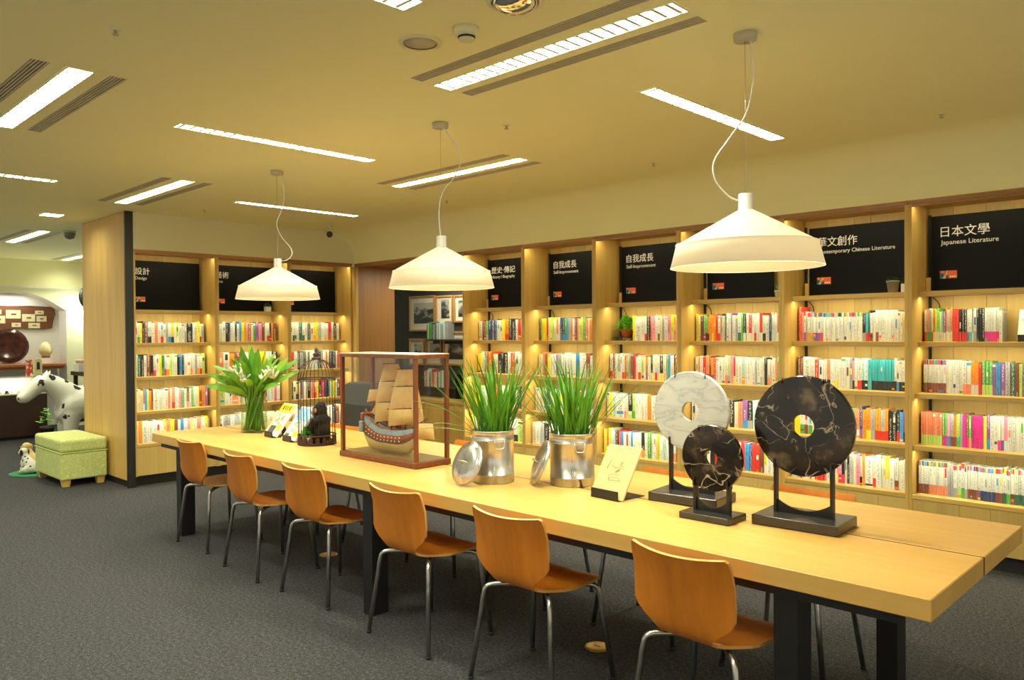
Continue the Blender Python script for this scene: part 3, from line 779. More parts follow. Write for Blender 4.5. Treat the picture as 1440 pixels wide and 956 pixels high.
sign(bR[5], 'black Japanese Literature sign at the right', 0.06, 0.84, '日本文學', 'Japanese Literature', tx=0.12)
sign(bL[0], 'black Design sign beside the wooden partition', 0.06, 0.80, '設計', 'Design', tx=0.125)
sign(bL[1], 'black Arts sign left of the far pendant lamp', 0.06, 0.80, '藝術', 'Arts', tx=0.125)
sign(bL[2], 'black sign behind the far pendant lamp by the corner', 0.06, 0.80, '', '', tx=0.125)
# ================================================================== table
TX0, TX1, TY0, TY1, TB = -6.295, -0.691, 2.420, 3.565, 0.683
t = thing('long_table', 'long pale maple table on square black legs', 'table', ((TX0 + TX1) / 2, (TY0 + TY1) / 2, 0))
ox, oy = (TX0 + TX1) / 2, (TY0 + TY1) / 2
MB().box(TX0 - ox, TX1 - ox, TY0 - oy, 2.988 - oy, TB, TZ).build('tabletop', 'maple', t, 0.003)
MB().box(TX0 - ox, TX1 - ox, 3.006 - oy, TY1 - oy, TB, TZ).build('tabletop', 'maple', t, 0.003)
MB().box(TX0 + 0.06 - ox, TX1 - 0.06 - ox, 2.94 - oy, 3.06 - oy, TB - 0.012, TB - 0.0005).build('joining_plate', 'black_metal', t)
MB().box(TX0 + 0.10 - ox, TX1 - 0.10 - ox, 2.45 - oy, 2.51 - oy, TB - 0.035, TB - 0.0005).build('apron', 'black_metal', t)
MB().box(TX0 + 0.10 - ox, TX1 - 0.10 - ox, 3.475 - oy, 3.535 - oy, TB - 0.035, TB - 0.0005).build('apron', 'black_metal', t)
MB().box(TX0 + 0.001 - ox, TX1 - 0.001 - ox, 3.0035 - oy, 3.006 - oy, TB + 0.001, TZ - 0.0035).build('edge_strip', 'mahogany', t)  # added strip; its dark colour stands in for shade in the seam
for xc in (-5.915, -3.492, -1.146):
    for yc in (2.519, 3.466):
        MB().box(xc - 0.042 - ox, xc + 0.042 - ox, yc - 0.053 - oy, yc + 0.053 - oy, 0, TB - 0.035).build('leg', 'black_metal', t, 0.002)
    MB().box(xc - 0.03 - ox, xc + 0.03 - ox, 2.51 - oy, 3.475 - oy, TB - 0.035, TB - 0.0005).build('cross_beam', 'black_metal', t)

# ================================================================== chairs (face +y, origin on the floor)
def chair_shell():
    # profile down the back and along the seat: (y, z, half width)
    prof = [(-0.252, 0.772, 0.188), (-0.249, 0.764, 0.198), (-0.243, 0.742, 0.203), (-0.226, 0.680, 0.205), (-0.208, 0.610, 0.206), (-0.198, 0.562, 0.205),
            (-0.192, 0.538, 0.190), (-0.186, 0.512, 0.160), (-0.179, 0.490, 0.130), (-0.170, 0.472, 0.112), (-0.156, 0.458, 0.105), (-0.136, 0.449, 0.108),
            (-0.112, 0.444, 0.128), (-0.082, 0.442, 0.160), (-0.050, 0.441, 0.188), (-0.020, 0.441, 0.201), (0.04, 0.441, 0.206), (0.10, 0.443, 0.205), (0.155, 0.445, 0.200), (0.190, 0.443, 0.188), (0.212, 0.436, 0.170), (0.220, 0.431, 0.150)]
    n = 12; T = 0.011
    def make(a, b):
        seg = prof[a:b + 1]
        top, bot = [], []
        for i, (y, z, hw) in enumerate(seg):
            j = a + i
            p0, p1 = prof[max(j - 1, 0)], prof[min(j + 1, len(prof) - 1)]
            ty, tz = p1[0] - p0[0], p1[1] - p0[1]; L = math.hypot(ty, tz)
            ny, nz = -tz / L, ty / L                       # towards the sitter: up for the seat, forward for the back
            for k in range(n + 1):
                u = -1 + 2 * k / n; x = u * hw
                back = max(0.0, min(1.0, (z - 0.47) / 0.2))
                dish = (x / 0.2) ** 2
                yy = y + back * 0.042 * dish + 0
                zz = z + (0 if back > 0.05 else 0.006 * dish * (1 if y > -0.1 else 0)) + (0.014 * (dish - 0.8) * max(0, (z - 0.72) / 0.052) if z > 0.72 else 0)
                top.append((x, yy + ny * T / 2, zz + nz * T / 2)); bot.append((x, yy - ny * T / 2, zz - nz * T / 2))
        m = len(seg); q = n + 1
        mb = MB()
        faces, edge = [], []
        N_ = len(top)
        for i in range(m - 1):
            for k in range(n):
                a_, b_, c_, d_ = i * q + k, i * q + k + 1, (i + 1) * q + k + 1, (i + 1) * q + k
                faces.append((a_, d_, c_, b_)); faces.append((N_ + a_, N_ + b_, N_ + c_, N_ + d_))
        mb.add(top + bot, faces, True)
        ed = MB(); ring = [k for k in range(q)] + [i * q + n for i in range(1, m)] + [(m - 1) * q + k for k in range(n - 1, -1, -1)] + [i * q for i in range(m - 2, 0, -1)]
        vs = [top[r] for r in ring] + [bot[r] for r in ring]; K = len(ring)
        ed.add(vs, [(i, (i + 1) % K, K + (i + 1) % K, K + i) for i in range(K)], False)
        return mb, ed
    return make(0, 10), make(10, len(prof) - 1)
def make_chair():
    t = thing('chair', 'c', 'chair', (0, 0, 0), 0, 'bent plywood chairs along the table')
    (bk, be), (st, se) = chair_shell()
    o = bk.build('backrest', 'ply', t); be.build('edge', 'ply_edge', o)
    o = st.build('seat', 'ply', t); se.build('edge', 'ply_edge', o)
    MB().box(-0.10, 0.10, -0.07, 0.12, 0.420, 0.434).build('seat_bracket', 'black_metal', t)
    for sx in (-1, 1):
        for sy in (-1, 1):
            fx, fy = sx * 0.235, (-0.195 if sy < 0 else 0.215)
            hx, hy = sx * 0.06, (-0.03 if sy < 0 else 0.08)
            kx, ky = sx * 0.185, (-0.150 if sy < 0 else 0.175)
            pts = catmull([(hx, hy, 0.418), ((hx + kx) / 2, (hy + ky) / 2, 0.419), (kx * 0.93 + hx * 0.07, ky * 0.93 + hy * 0.07, 0.412), (kx + (fx - kx) * 0.12, ky + (fy - ky) * 0.12, 0.368), (kx + (fx - kx) * 0.25, ky + (fy - ky) * 0.25, 0.31)], 5) + [Vector((fx, fy, 0.012))]
            lg = MB().tube(pts, 0.0115, 10).build('leg', 'steel', t)
            MB().lathe([(0, 0), (0.012, 0), (0.0135, 0.014), (0, 0.014)], 10, (fx, fy, 0)).build('foot_cap', 'rubber', lg)
    return t
CH = make_chair()
front = [(-5.52, 2.585, 1, 'brown plywood chair at the far left end of the near side'), (-4.665, 2.525, -2, 'second brown chair from the far end, near side of the table'),
         (-3.955, 2.545, 2, 'third brown chair from the far end, near side of the table'), (-3.045, 2.515, 0, 'brown chair in front of the glass ship case'),
         (-2.285, 2.515, 1, 'brown chair in front of the metal buckets'), (-1.445, 2.515, -3, 'nearest brown chair, in front of the marble discs')]
backs = [(-5.40, 3.40, 181, 'brown chair behind the table near the flower vase'), (-4.60, 3.41, 179, 'brown chair behind the table near the bird cage'), (-3.88, 3.43, 181, 'brown chair behind the table right of the ship case'),
         (-3.08, 3.39, 180, 'brown chair behind the table near the second bucket'), (-2.28, 3.395, 181, 'brown chair behind the white marble disc'), (-1.545, 3.40, 179, 'brown chair behind the large black marble disc')]
for i, (x, y, a, lab) in enumerate(front + backs):
    o = CH if i == 0 else copy_tree(CH)
    o.location = (x, y, 0); o.rotation_euler = (0, 0, R(a)); o['label'] = lab

# ================================================================== pendants
def pendant(x, y, lab, cord):
    t = thing('pendant_lamp', lab, 'pendant lamp', (x, y, 1.782), 0, 'white pendant lamps')
    T = 0.003
    out = [(0.308, 0.0), (0.2835, 0.097), (0.036, 0.234), (0.030, 0.238), (0.030, 0.300), (0.027, 0.304), (0, 0.304)]
    inn = [(0.0, 0.228), (0.034, 0.228), (0.2800, 0.094), (0.3045, 0.0)]
    sh = MB().lathe(out + [], 64, smooth=False); sh.sm = [True] * len(sh.sm)
    m = MB().lathe([(0.3045, 0.0), (0.308, 0.0), (0.2835, 0.0965)], 64).build('shade_band', 'shade', t)
    MB().lathe([(0.2865, 0.094), (0.2868, 0.0985), (0.2835, 0.0985)], 64).build('seam_ring', 'shade', t)
    MB().lathe([(0.2835, 0.097), (0.036, 0.234)], 64).build('shade', 'shade', t)
    MB().lathe([(0.036, 0.234), (0.030, 0.2385), (0.030, 0.300), (0.027, 0.304), (0, 0.304)], 28).build('neck', 'white_enamel', t)
    MB().lathe([(0.3035, 0.0015), (0.2795, 0.0945), (0.033, 0.2285)], 64).build('added_shade_lining', 'lining', t)
    MB().lathe([(0, 0.228), (0.022, 0.228), (0.022, 0.165), (0.019, 0.135), (0, 0.135)], 20).build('lamp_holder', 'white_enamel', t)
    d = bpy.data.lights.new('pendant_bulb', 'POINT'); d.energy = PEND_W; d.color = PEND_C; d.shadow_soft_size = 0.045
    l = bpy.data.objects.new('pendant_bulb', d); COL.objects.link(l); l.location = (x, y, 1.782 + 0.075)
    H = CE - 1.782
    MB().lathe([(0, H), (0.048, H), (0.046, H - 0.028), (0, H - 0.030)], 28).build('canopy', 'grille', t)
    MB().tube([(0, 0, H - 0.028), (0, 0, 0.303)], 0.0012, 6).build('suspension_wire', 'wire', t)
    pts = [(cr.x * a, cr.y * a, z) for a, z in cord]
    MB().tube(catmull(pts, 6), 0.0035, 8).build('cord', 'cord', t)
Hc = CE - 1.782 - 0.028
pendant(-5.366, 3.0, 'farthest of the three white pendant lamps', [(0.03, Hc), (0.055, 0.80), (0.035, 0.68), (-0.005, 0.57), (0.03, 0.47), (0.10, 0.38), (0.105, 0.33), (0.07, 0.295), (0.028, 0.288)])
pendant(-3.483, 3.0, 'middle of the three white pendant lamps', [(0.015, Hc), (0.085, 0.84), (0.115, 0.74), (0.08, 0.65), (0.01, 0.56), (-0.012, 0.45), (-0.01, 0.36), (-0.004, 0.303)])
pendant(-1.558, 3.0, 'nearest and largest looking white pendant lamp', [(0.022, Hc), (0.032, 0.84), (0.030, 0.75), (0.0, 0.63), (-0.07, 0.53), (-0.13, 0.44), (-0.125, 0.36), (-0.07, 0.295), (-0.028, 0.276)])

# ================================================================== floor outlets
for x, y, lab in [(-2.322, 2.967, 'round brass floor outlet under the near half of the table'), (-4.638, 2.952, 'round brass floor outlet under the far half of the table')]:
    t = thing('floor_outlet', lab, 'floor outlet', (x, y, 0), 0, 'brass floor outlets')
    MB().lathe([(0, 0), (0.062, 0), (0.060, 0.005), (0.048, 0.007), (0, 0.007)], 32).build('cover_plate', 'brass', t)
    MB().box(-0.018, 0.018, -0.003, 0.003, 0.007, 0.0085).build('catch', 'black_metal', t)

# ================================================================== flower vase
vx, vy = -5.742, 2.991
t = thing('glass_vase', 'tall clear cylinder vase of water on the table', 'vase', (vx, vy, TZ))
MB().lathe([(0, 0), (0.098, 0), (0.100, 0.004), (0.100, 0.305), (0.0965, 0.305), (0.0965, 0.014), (0, 0.014)], 40).build('vase_wall', 'vase_glass', t)
MB().lathe([(0, 0.0145), (0.0955, 0.0145), (0.0955, 0.14), (0, 0.14)], 40).build('water', 'water', t)
rnd = random.Random(5)
b = thing('lily_bouquet', 'bunch of white lilies with long green leaves in the vase', 'flowers', (vx, vy, TZ + 0.015))
for i in range(46):
    a = rnd.uniform(0, 2 * PI); r0 = 0.085 * math.sqrt(rnd.random()); a2 = a + rnd.uniform(0.6, 2.4)
    r1 = 0.085 * math.sqrt(rnd.uniform(0.2, 1))
    p = [(r0 * math.cos(a), r0 * math.sin(a), 0.003), (0.5 * (r0 * math.cos(a) + r1 * math.cos(a2)), 0.5 * (r0 * math.sin(a) + r1 * math.sin(a2)), 0.15), (r1 * math.cos(a2), r1 * math.sin(a2), 0.30), (r1 * 1.25 * math.cos(a2), r1 * 1.25 * math.sin(a2), 0.36)]
    MB().tube(catmull(p, 3), rnd.uniform(0.005, 0.008), 6).build('stem', 'stem', b)
def strap(length, width, bend, lift, n=9, fold=0.25, tipk=0.6, roll=0.0):
    """leaf starting at the origin, leaning towards +x"""
    mb = MB(); vs = []; x = z = 0.0; ang = lift
    for i in range(n + 1):
        u = i / n
        w = width * 0.5 * (0.45 + 0.55 * min(1, u * 3)) * (1 - max(0, (u - tipk) / (1 - tipk)) ** 2) + 0.0006
        px, pz = -math.sin(ang), math.cos(ang)
        cr_, sr_ = math.cos(roll), math.sin(roll)
        for sg in (-1, 0, 1):
            e1, e2 = sg * w, abs(sg) * w * fold          # across the leaf, and up out of it
            a1, a2 = e1 * cr_ - e2 * sr_, e1 * sr_ + e2 * cr_
            vs.append((x + px * a2, a1, z + pz * a2))
        x += math.cos(ang) * length / n; z += math.sin(ang) * length / n
        ang -= bend / n
    fs = []
    for i in range(n):
        for k in range(2): fs.append((i * 3 + k, i * 3 + k + 1, (i + 1) * 3 + k + 1, (i + 1) * 3 + k))
    return mb.add(vs, fs, True)
azr = math.atan2(cr.y, cr.x)          # the view's left-right direction in plan
leaves = [(0.05, 0.42, 52, 0.35, .048), (-0.05, 0.40, 68, 0.2, .05), (0.2, 0.36, 76, 0.1, .05), (0.25, 0.46, 40, 0.25, .05), (PI + .1, 0.42, 35, 0.55, .05), (PI - .2, 0.36, 30, 0.7, .055), (PI + .3, 0.40, 45, 0.5, .052), (PI, 0.34, 66, 0.4, .05),
          (0.1, 0.42, 24, 0.15, .042), (-0.3, 0.40, 60, 0.5, .045), (-1.2, 0.33, 62, 0.8, .05), (-1.7, 0.34, 70, 0.7, .05), (-2.1, 0.36, 52, 0.9, .052), (-0.8, 0.33, 55, 0.9, .05), (-2.6, 0.36, 48, 0.8, .052), (-2.9, 0.40, 22, 0.5, .052),
          (1.0, 0.36, 70, 0.5, .05), (1.8, 0.38, 74, 0.4, .05), (2.4, 0.36, 66, 0.5, .05), (-1.4, 0.40, 82, 0.1, .048), (2.9, 0.44, 80, 0.15, .045), (-0.5, 0.30, 35, 1.0, .05), (-2.4, 0.28, 35, 1.1, .05), (-1.5, 0.26, 48, 1.2, .05), (0.5, 0.44, 62, 0.2, .05), (-3.0, 0.30, 58, 0.6, .045), (-1.0, 0.38, 74, 0.2, .05), (-2.0, 0.40, 76, 0.2, .052), (-1.6, 0.36, 66, 0.35, .05), (-0.6, 0.40, 72, 0.2, .05), (-2.5, 0.38, 70, 0.2, .05), (0.9, 0.42, 78, 0.1, .05), (2.2, 0.42, 78, 0.1, .05)]
for (da, L, lift, bend, wd) in leaves:
    a = azr + da
    side = abs(math.cos(da))
    strap(L * (0.84 if side > 0.8 else 0.95), wd * 1.12, bend * 0.8, R(lift + 5), roll=rnd.choice((-1, 1)) * side * rnd.uniform(0.7, 1.2)).build('leaf', 'lily_leaf', b, loc=(0.05 * math.cos(a), 0.05 * math.sin(a), 0.28 + rnd.uniform(-0.02, 0.03)), rot=(0, 0, a))
def lily_head(n):
    mb = MB()
    for k in range(n):
        a = 2 * PI * k / n + rnd.uniform(-.2, .2); e = rnd.uniform(0.5, 1.25); L = rnd.uniform(0.05, 0.085)
        d = Vector((math.cos(a) * math.cos(e), math.sin(a) * math.cos(e), math.sin(e)))
        p = [d * L * u for u in (0, 0.35, 0.75, 1.0)]
        mb.tube([(q.x, q.y, q.z) for q in p], [0.003, 0.008, 0.010, 0.003], 7)
    return mb
heads = [(-0.17, 0.40, -0.05), (-0.13, 0.44, -0.06), (-0.09, 0.42, -0.08), (-0.06, 0.38, -0.10), (-0.22, 0.38, -0.02), (-0.03, 0.41, -0.09), (0.12, 0.42, -0.03), (0.09, 0.38, -0.06), (0.16, 0.40, 0.0), (-0.10, 0.47, -0.02), (0.14, 0.46, 0.03)]
for (u, z, d) in heads:
    px, py = cr.x * u + cf.x * d, cr.y * u + cf.y * d
    MB().tube(catmull([(px * 0.3, py * 0.3, 0.27), (px * 0.7, py * 0.7, z * 0.85), (px, py, z)], 4), 0.004, 6).build('flower_stalk', 'stem', b)
    lily_head(9).build('flower', 'petal', b, loc=(px, py, z), rot=(0, 0, rnd.uniform(0, 6)))

# ================================================================== magazines on stands
def stand(name, lab, loc, rz, w=0.16):
    t = thing(name, lab, 'book stand', loc, rz)
    mb = MB().prism([(0, 0), (0.006, 0.0), (0.006, 0.045), (0, 0.045)], w, Matrix(((0, 0, 1, -w / 2), (1, 0, 0, 0), (0, 1, 0, 0), (0, 0, 0, 1))))
    mb.build('front_lip', 'black_metal', t, 0.0015)
    MB().box(-w / 2, w / 2, 0.006, 0.19, 0, 0.003).build('base_plate', 'black_metal', t)
    a = R(52); L = 0.19
    MB().prism([(0.030, 0.003), (0.034, 0.003), (0.034 + L * math.cos(a), L * math.sin(a)), (0.030 + L * math.cos(a), L * math.sin(a))], w * 0.55, Matrix(((0, 0, 1, -w * 0.275), (1, 0, 0, 0), (0, 1, 0, 0), (0, 0, 0, 1)))).build('back_plate', 'black_metal', t)
    MB().prism([(0.11, 0.003), (0.16, 0.003), (0.125, 0.105), (0.105, 0.09)], 0.003, Matrix(((0, 0, 1, 0), (1, 0, 0, 0), (0, 1, 0, 0), (0, 0, 0, 1)))).build('gusset', 'black_metal', t)
    return t
def leaning(name, lab, cat, loc, rz, w, h, d, mat, tilt=52):
    """a book or board leaning back on its stand; its children use the front face plane x, z"""
    o = bpy.data.objects.new(name, None); COL.objects.link(o); o.empty_display_size = 0.03
    o.location = loc; o.rotation_euler = (R(-(90 - tilt)), 0, rz)
    tag(o, lab, cat)
    MB().box(-w / 2, w / 2, 0, d, 0, h).build('cover', mat, o, 0.0008)
    return o
def face(o, x0, x1, z0, z1, mat, name='print', off=0.0006):
    MB().box(x0, x1, -off, 0.0, z0, z1).build(name, mat, o)
M['mag_yellow'] = plain('magazine_yellow', (0.82, 0.62, 0.02), 0.4); M['mag_white'] = plain('magazine_white', (0.75, 0.74, 0.66), 0.4)
M['mag_blue'] = plain('magazine_blue', (0.25, 0.50, 0.72), 0.4, noise=0.4, scale=30); M['mag_grey'] = plain('magazine_grey', (0.10, 0.10, 0.11), 0.4, noise=0.6, scale=60)
M['mag_photo'] = mat_print('magazine_photo', [(0.62, 0.62, 0.52), (0.40, 0.42, 0.28), (0.7, 0.7, 0.62), (0.28, 0.30, 0.26)], 45)
s1 = (-5.36, 2.90, TZ); s2 = (-5.04, 2.87, TZ); ra = R(-4)
def stand_off(loc, rz, y, z): return (loc[0] - math.sin(rz) * y, loc[1] + math.cos(rz) * y, loc[2] + z)
stand('book_stand', 'black metal stand under the yellow magazine', s1, ra, 0.13)
o = leaning('magazine', 'magazine with a yellow masthead leaning on a stand by the vase', 'magazine', stand_off(s1, ra, 0.010, 0.014), ra, 0.215, 0.285, 0.016, 'mag_white')
face(o, -0.1, 0.1, 0.205, 0.278, 'mag_yellow', 'masthead'); face(o, -0.1075, -0.098, 0, 0.285, 'mag_yellow', 'spine_band')
face(o, -0.085, 0.07, 0.09, 0.195, 'mag_photo', 'cover_photo'); face(o, -0.07, 0.02, 0.02, 0.085, 'mag_grey', 'cover_photo'); face(o, 0.03, 0.09, 0.05, 0.10, 'mag_yellow', 'cover_block')
for k, (xa, xb) in enumerate([(-0.07, -0.045), (-0.03, -0.012), (0.0, 0.018), (0.035, 0.06)]): face(o, xa, xb, 0.225, 0.262, 'ink', 'masthead_letter', 0.0012)
MB().box(-0.104, 0.106, 0.002, 0.014, 0.0, 0.2855).build('pages', 'paper', o)
stand('book_stand', 'black metal stand under the blue magazine', s2, ra, 0.13)
o = leaning('magazine', 'blue and white magazine leaning on a stand by the bird cage', 'magazine', stand_off(s2, ra, 0.010, 0.014), ra, 0.215, 0.28, 0.016, 'mag_white')
face(o, -0.1, 0.1, 0.16, 0.27, 'mag_blue', 'cover_photo'); face(o, -0.06, 0.02, 0.06, 0.15, 'mag_photo', 'cover_photo'); face(o, 0.02, 0.09, 0.03, 0.075, 'mag_yellow', 'cover_block'); face(o, -0.09, -0.03, 0.02, 0.05, 'mag_grey', 'cover_block')
MB().box(-0.104, 0.106, 0.002, 0.014, 0.0, 0.2805).build('pages', 'paper', o)
s3 = (-2.195, 2.86, TZ); rb = R(-5)
stand('book_stand', 'black metal stand under the kraft card by the buckets', s3, rb, 0.165)
o = leaning('kraft_card', 'plain kraft board with a small line drawing on a stand', 'card', stand_off(s3, rb, 0.010, 0.006), rb, 0.205, 0.265, 0.009, 'kraft', 58)
rl = random.Random(3)
for k in range(10):
    x0, z0 = rl.uniform(-0.03, 0.03), rl.uniform(0.135, 0.175)
    MB().tube(catmull([(x0 + rl.uniform(-0.02, 0.02), -0.0004, z0 + rl.uniform(-0.012, 0.012)) for _ in range(4)], 3), 0.0006, 4).build('pencil_line', 'ink', o)
for pts in ([(-0.02, 0.085), (-0.035, 0.115), (0.03, 0.118), (0.045, 0.09), (-0.02, 0.085)], [(-0.02, 0.085), (-0.022, 0.10), (0.025, 0.105), (0.045, 0.09)], [(-0.055, 0.14), (-0.05, 0.185)]):
    MB().tube([(a, -0.0004, c) for a, c in pts], 0.0007, 4).build('pencil_line', 'ink', o)
for k in range(5): face(o, -0.058 + 0.002 * k, -0.054 + 0.002 * k, 0.145 + 0.009 * k, 0.150 + 0.009 * k, 'ink', 'letter')

# ================================================================== bird cage with plush gorilla
cx, cy = -4.775, 2.956
t = thing('bird_cage', 'rusty brown wire bird cage with a domed top', 'bird cage', (cx, cy, TZ))
M['rust'] = plain('rusty_iron', (0.055, 0.028, 0.018), 0.6, 0.5, 0.3)
MB().lathe([(0, 0), (0.132, 0), (0.135, 0.006), (0.128, 0.010), (0, 0.010)], 40).build('base', 'rust', t)
def ring(r, z, th=0.004): return MB().tube([(r * math.cos(2 * PI * k / 36), r * math.sin(2 * PI * k / 36), z) for k in range(37)], th, 6, cap=False)
for r, z, th in ((0.130, 0.066, 0.005), (0.128, 0.457, 0.006), (0.129, 0.012, 0.005), (0.130, 0.445, 0.003)): ring(r, z, th).build('ring', 'rust', t)
sc_me = MB().prism([(-0.017, 0.012), (0.017, 0.012), (0.012, 0.03), (0.015, 0.045), (0.0, 0.064), (-0.015, 0.045), (-0.012, 0.03)], 0.003, Matrix(((1, 0, 0, 0), (0, 0, 1, -0.1315), (0, 1, 0, 0), (0, 0, 0, 1)))).mesh('scallop'); sc_me.materials.append(M['rust'])
for k in range(18): obj('scallop', sc_me, None, t, (0, 0, 0), (0, 0, 2 * PI * k / 18))
bar = MB().tube([(0.127, 0, 0.01), (0.127, 0, 0.457)], 0.0017, 5).mesh('bar'); bar.materials.append(M['rust'])
dome = MB().tube([(0.127 * math.cos(a) ** 0.85 if a < PI / 2 - 0.01 else 0.01, 0, 0.457 + 0.135 * math.sin(a)) for a in [PI / 2 * i / 9 for i in range(10)]], 0.0018, 5).mesh('dome_wire'); dome.materials.append(M['rust'])
for k in range(28):
    obj('bar', bar, None, t, (0, 0, 0), (0, 0, 2 * PI * k / 28)); obj('dome_wire', dome, None, t, (0, 0, 0), (0, 0, 2 * PI * k / 28))
MB().lathe([(0, 0.588), (0.030, 0.588), (0.033, 0.600), (0.020, 0.606), (0.016, 0.615), (0.024, 0.622), (0.020, 0.632), (0.010, 0.638), (0.014, 0.648), (0.010, 0.660), (0.003, 0.672), (0, 0.680)], 18).build('finial', 'rust', t)
g = thing('plush_gorilla', 'black plush gorilla with a tan face sitting in the cage', 'toy', (cx + 0.022, cy + 0.022, TZ + 0.011), R(-75))
M['fur_black'] = plain('black_fur', (0.008, 0.007, 0.007), 0.95, noise=0.5, scale=60); M['tan_skin'] = plain('tan_plush', (0.36, 0.19, 0.11), 0.9)
mb = MB()
mb.sphere((0, 0, 0.085), (0.068, 0.060, 0.085)); mb.sphere((0, 0.0, 0.15), (0.066, 0.054, 0.060)); mb.sphere((0, -0.012, 0.222), (0.050, 0.052, 0.055)); mb.sphere((0, 0.0, 0.258), (0.032, 0.036, 0.026))
for s in (-1, 1):
    mb.tube([(s * 0.058, 0, 0.165), (s * 0.078, -0.03, 0.10), (s * 0.060, -0.075, 0.05)], [0.030, 0.027, 0.022], 10); mb.sphere((s * 0.058, -0.078, 0.042), 0.024)
    mb.tube([(s * 0.04, -0.02, 0.035), (s * 0.055, -0.075, 0.03)], [0.038, 0.026], 10); mb.sphere((s * 0.055, -0.085, 0.022), (0.022, 0.02, 0.022))
obj('body', remeshed(mb, 'gorilla_body', 0.006), 'fur_black', g)
fm = MB(); fm.sphere((0, -0.058, 0.205), (0.030, 0.026, 0.026)); fm.sphere((0, -0.052, 0.236), (0.034, 0.014, 0.014)); fm.sphere((0, -0.079, 0.212), (0.012, 0.007, 0.008))
obj('face', remeshed(fm, 'gorilla_face', 0.004, 3), 'tan_skin', g)
for s in (-1, 1):
    MB().sphere((s * 0.053, -0.008, 0.225), (0.008, 0.014, 0.017)).build('ear', 'tan_skin', g); MB().sphere((s * 0.014, -0.066, 0.232), 0.005, 8, 6).build('eye', 'dark', g)
def bushy(name, parent, r, h, n, mat, seed, leaf=0.02):
    rr = random.Random(seed); mb = MB()
    for k in range(n):
        a = rr.uniform(0, 2 * PI); e = rr.uniform(0.05, 1.45); q = r * rr.uniform(0.45, 1.0)
        c = Vector((q * math.cos(a) * math.cos(e), q * math.sin(a) * math.cos(e), h * math.sin(e) * rr.uniform(0.6, 1)))
        d = Vector((math.cos(a), math.sin(a), rr.uniform(-0.3, 0.8))).normalized(); s = d.cross(Vector((0, 0, 1))).normalized(); L = leaf * rr.uniform(0.7, 1.3)
        u = d.cross(s) * L * 0.15
        mb.add([c - d * L * 0.5, c + s * L * 0.32 + u, c + d * L * 0.6, c - s * L * 0.32 + u], [(0, 1, 2, 3)], False)
    return mb.build(name, mat, parent)
p = thing('small_potted_plant', 'small bright green plant in a white pot inside the cage', 'plant', (cx + 0.004, cy - 0.080, TZ + 0.011))
MB().lathe([(0, 0), (0.026, 0), (0.034, 0.048), (0.031, 0.048), (0.028, 0.040), (0, 0.040)], 20).build('pot', 'white_pot', p)
o = bushy('foliage', p, 0.042, 0.085, 200, 'bush', 4, 0.024); o.location = (0, 0, 0.04)

# ================================================================== ship in a glass case
sx0, sx1, sy0, sy1 = -4.215, -3.450, 2.768, 3.035
CX, CY = (sx0 + sx1) / 2, (sy0 + sy1) / 2; LX, LYc = (sx1 - sx0) / 2, (sy1 - sy0) / 2
t = thing('display_case', 'mahogany framed glass case holding the model ship', 'display case', (CX, CY, TZ))
MB().box(-LX, LX, -LYc, LYc, 0, 0.035).build('base', 'mahogany', t, 0.004)
M['velvet'] = plain('tan_case_floor', (0.22, 0.13, 0.04), 0.5)
MB().box(-LX + 0.02, LX - 0.02, -LYc + 0.02, LYc - 0.02, 0.035, 0.0365).build('case_floor', 'velvet', t)
HT = 0.645; q = 0.011
for ax in (-1, 1):
    for ay in (-1, 1):
        px, py = ax * (LX - 0.018), ay * (LYc - 0.018)
        MB().box(px - q, px + q, py - q, py + q, 0.035, HT - 0.022).build('post', 'mahogany', t, 0.001)
for (a0, a1, b0, b1) in ((-LX + .004, LX - .004, -LYc + .004, -LYc + .032), (-LX + .004, LX - .004, LYc - .032, LYc - .004), (-LX + .004, -LX + .032, -LYc + .032, LYc - .032), (LX - .032, LX - .004, -LYc + .032, LYc - .032)):
    MB().box(a0, a1, b0, b1, HT - 0.022, HT).build('top_rail', 'mahogany', t, 0.0015)
M['case_lid'] = plain('reflecting_lid', (0.70, 0.62, 0.46), 0.3)  # flat cream stands in for light reflected off the case top
MB().box(-LX + .006, LX - .006, -LYc + .006, LYc - .006, HT, HT + 0.004).build('lid', 'case_lid', t)
a, b2 = LX - 0.018, LYc - 0.018
for (x0, x1, y0, y1) in ((-a + q, a - q, -b2 - 0.0015, -b2 + 0.0015), (-a + q, a - q, b2 - 0.0015, b2 + 0.0015), (-a - 0.0015, -a + 0.0015, -b2 + q, b2 - q), (a - 0.0015, a + 0.0015, -b2 + q, b2 - q)):
    MB().box(x0, x1, y0, y1, 0.0365, HT - 0.022).build('glass_pane', 'glass', t)
for k in (-0.03, -0.012): MB().sphere((k, -LYc, 0.018), 0.003, 8, 6).build('brass_pin', 'brass', t)

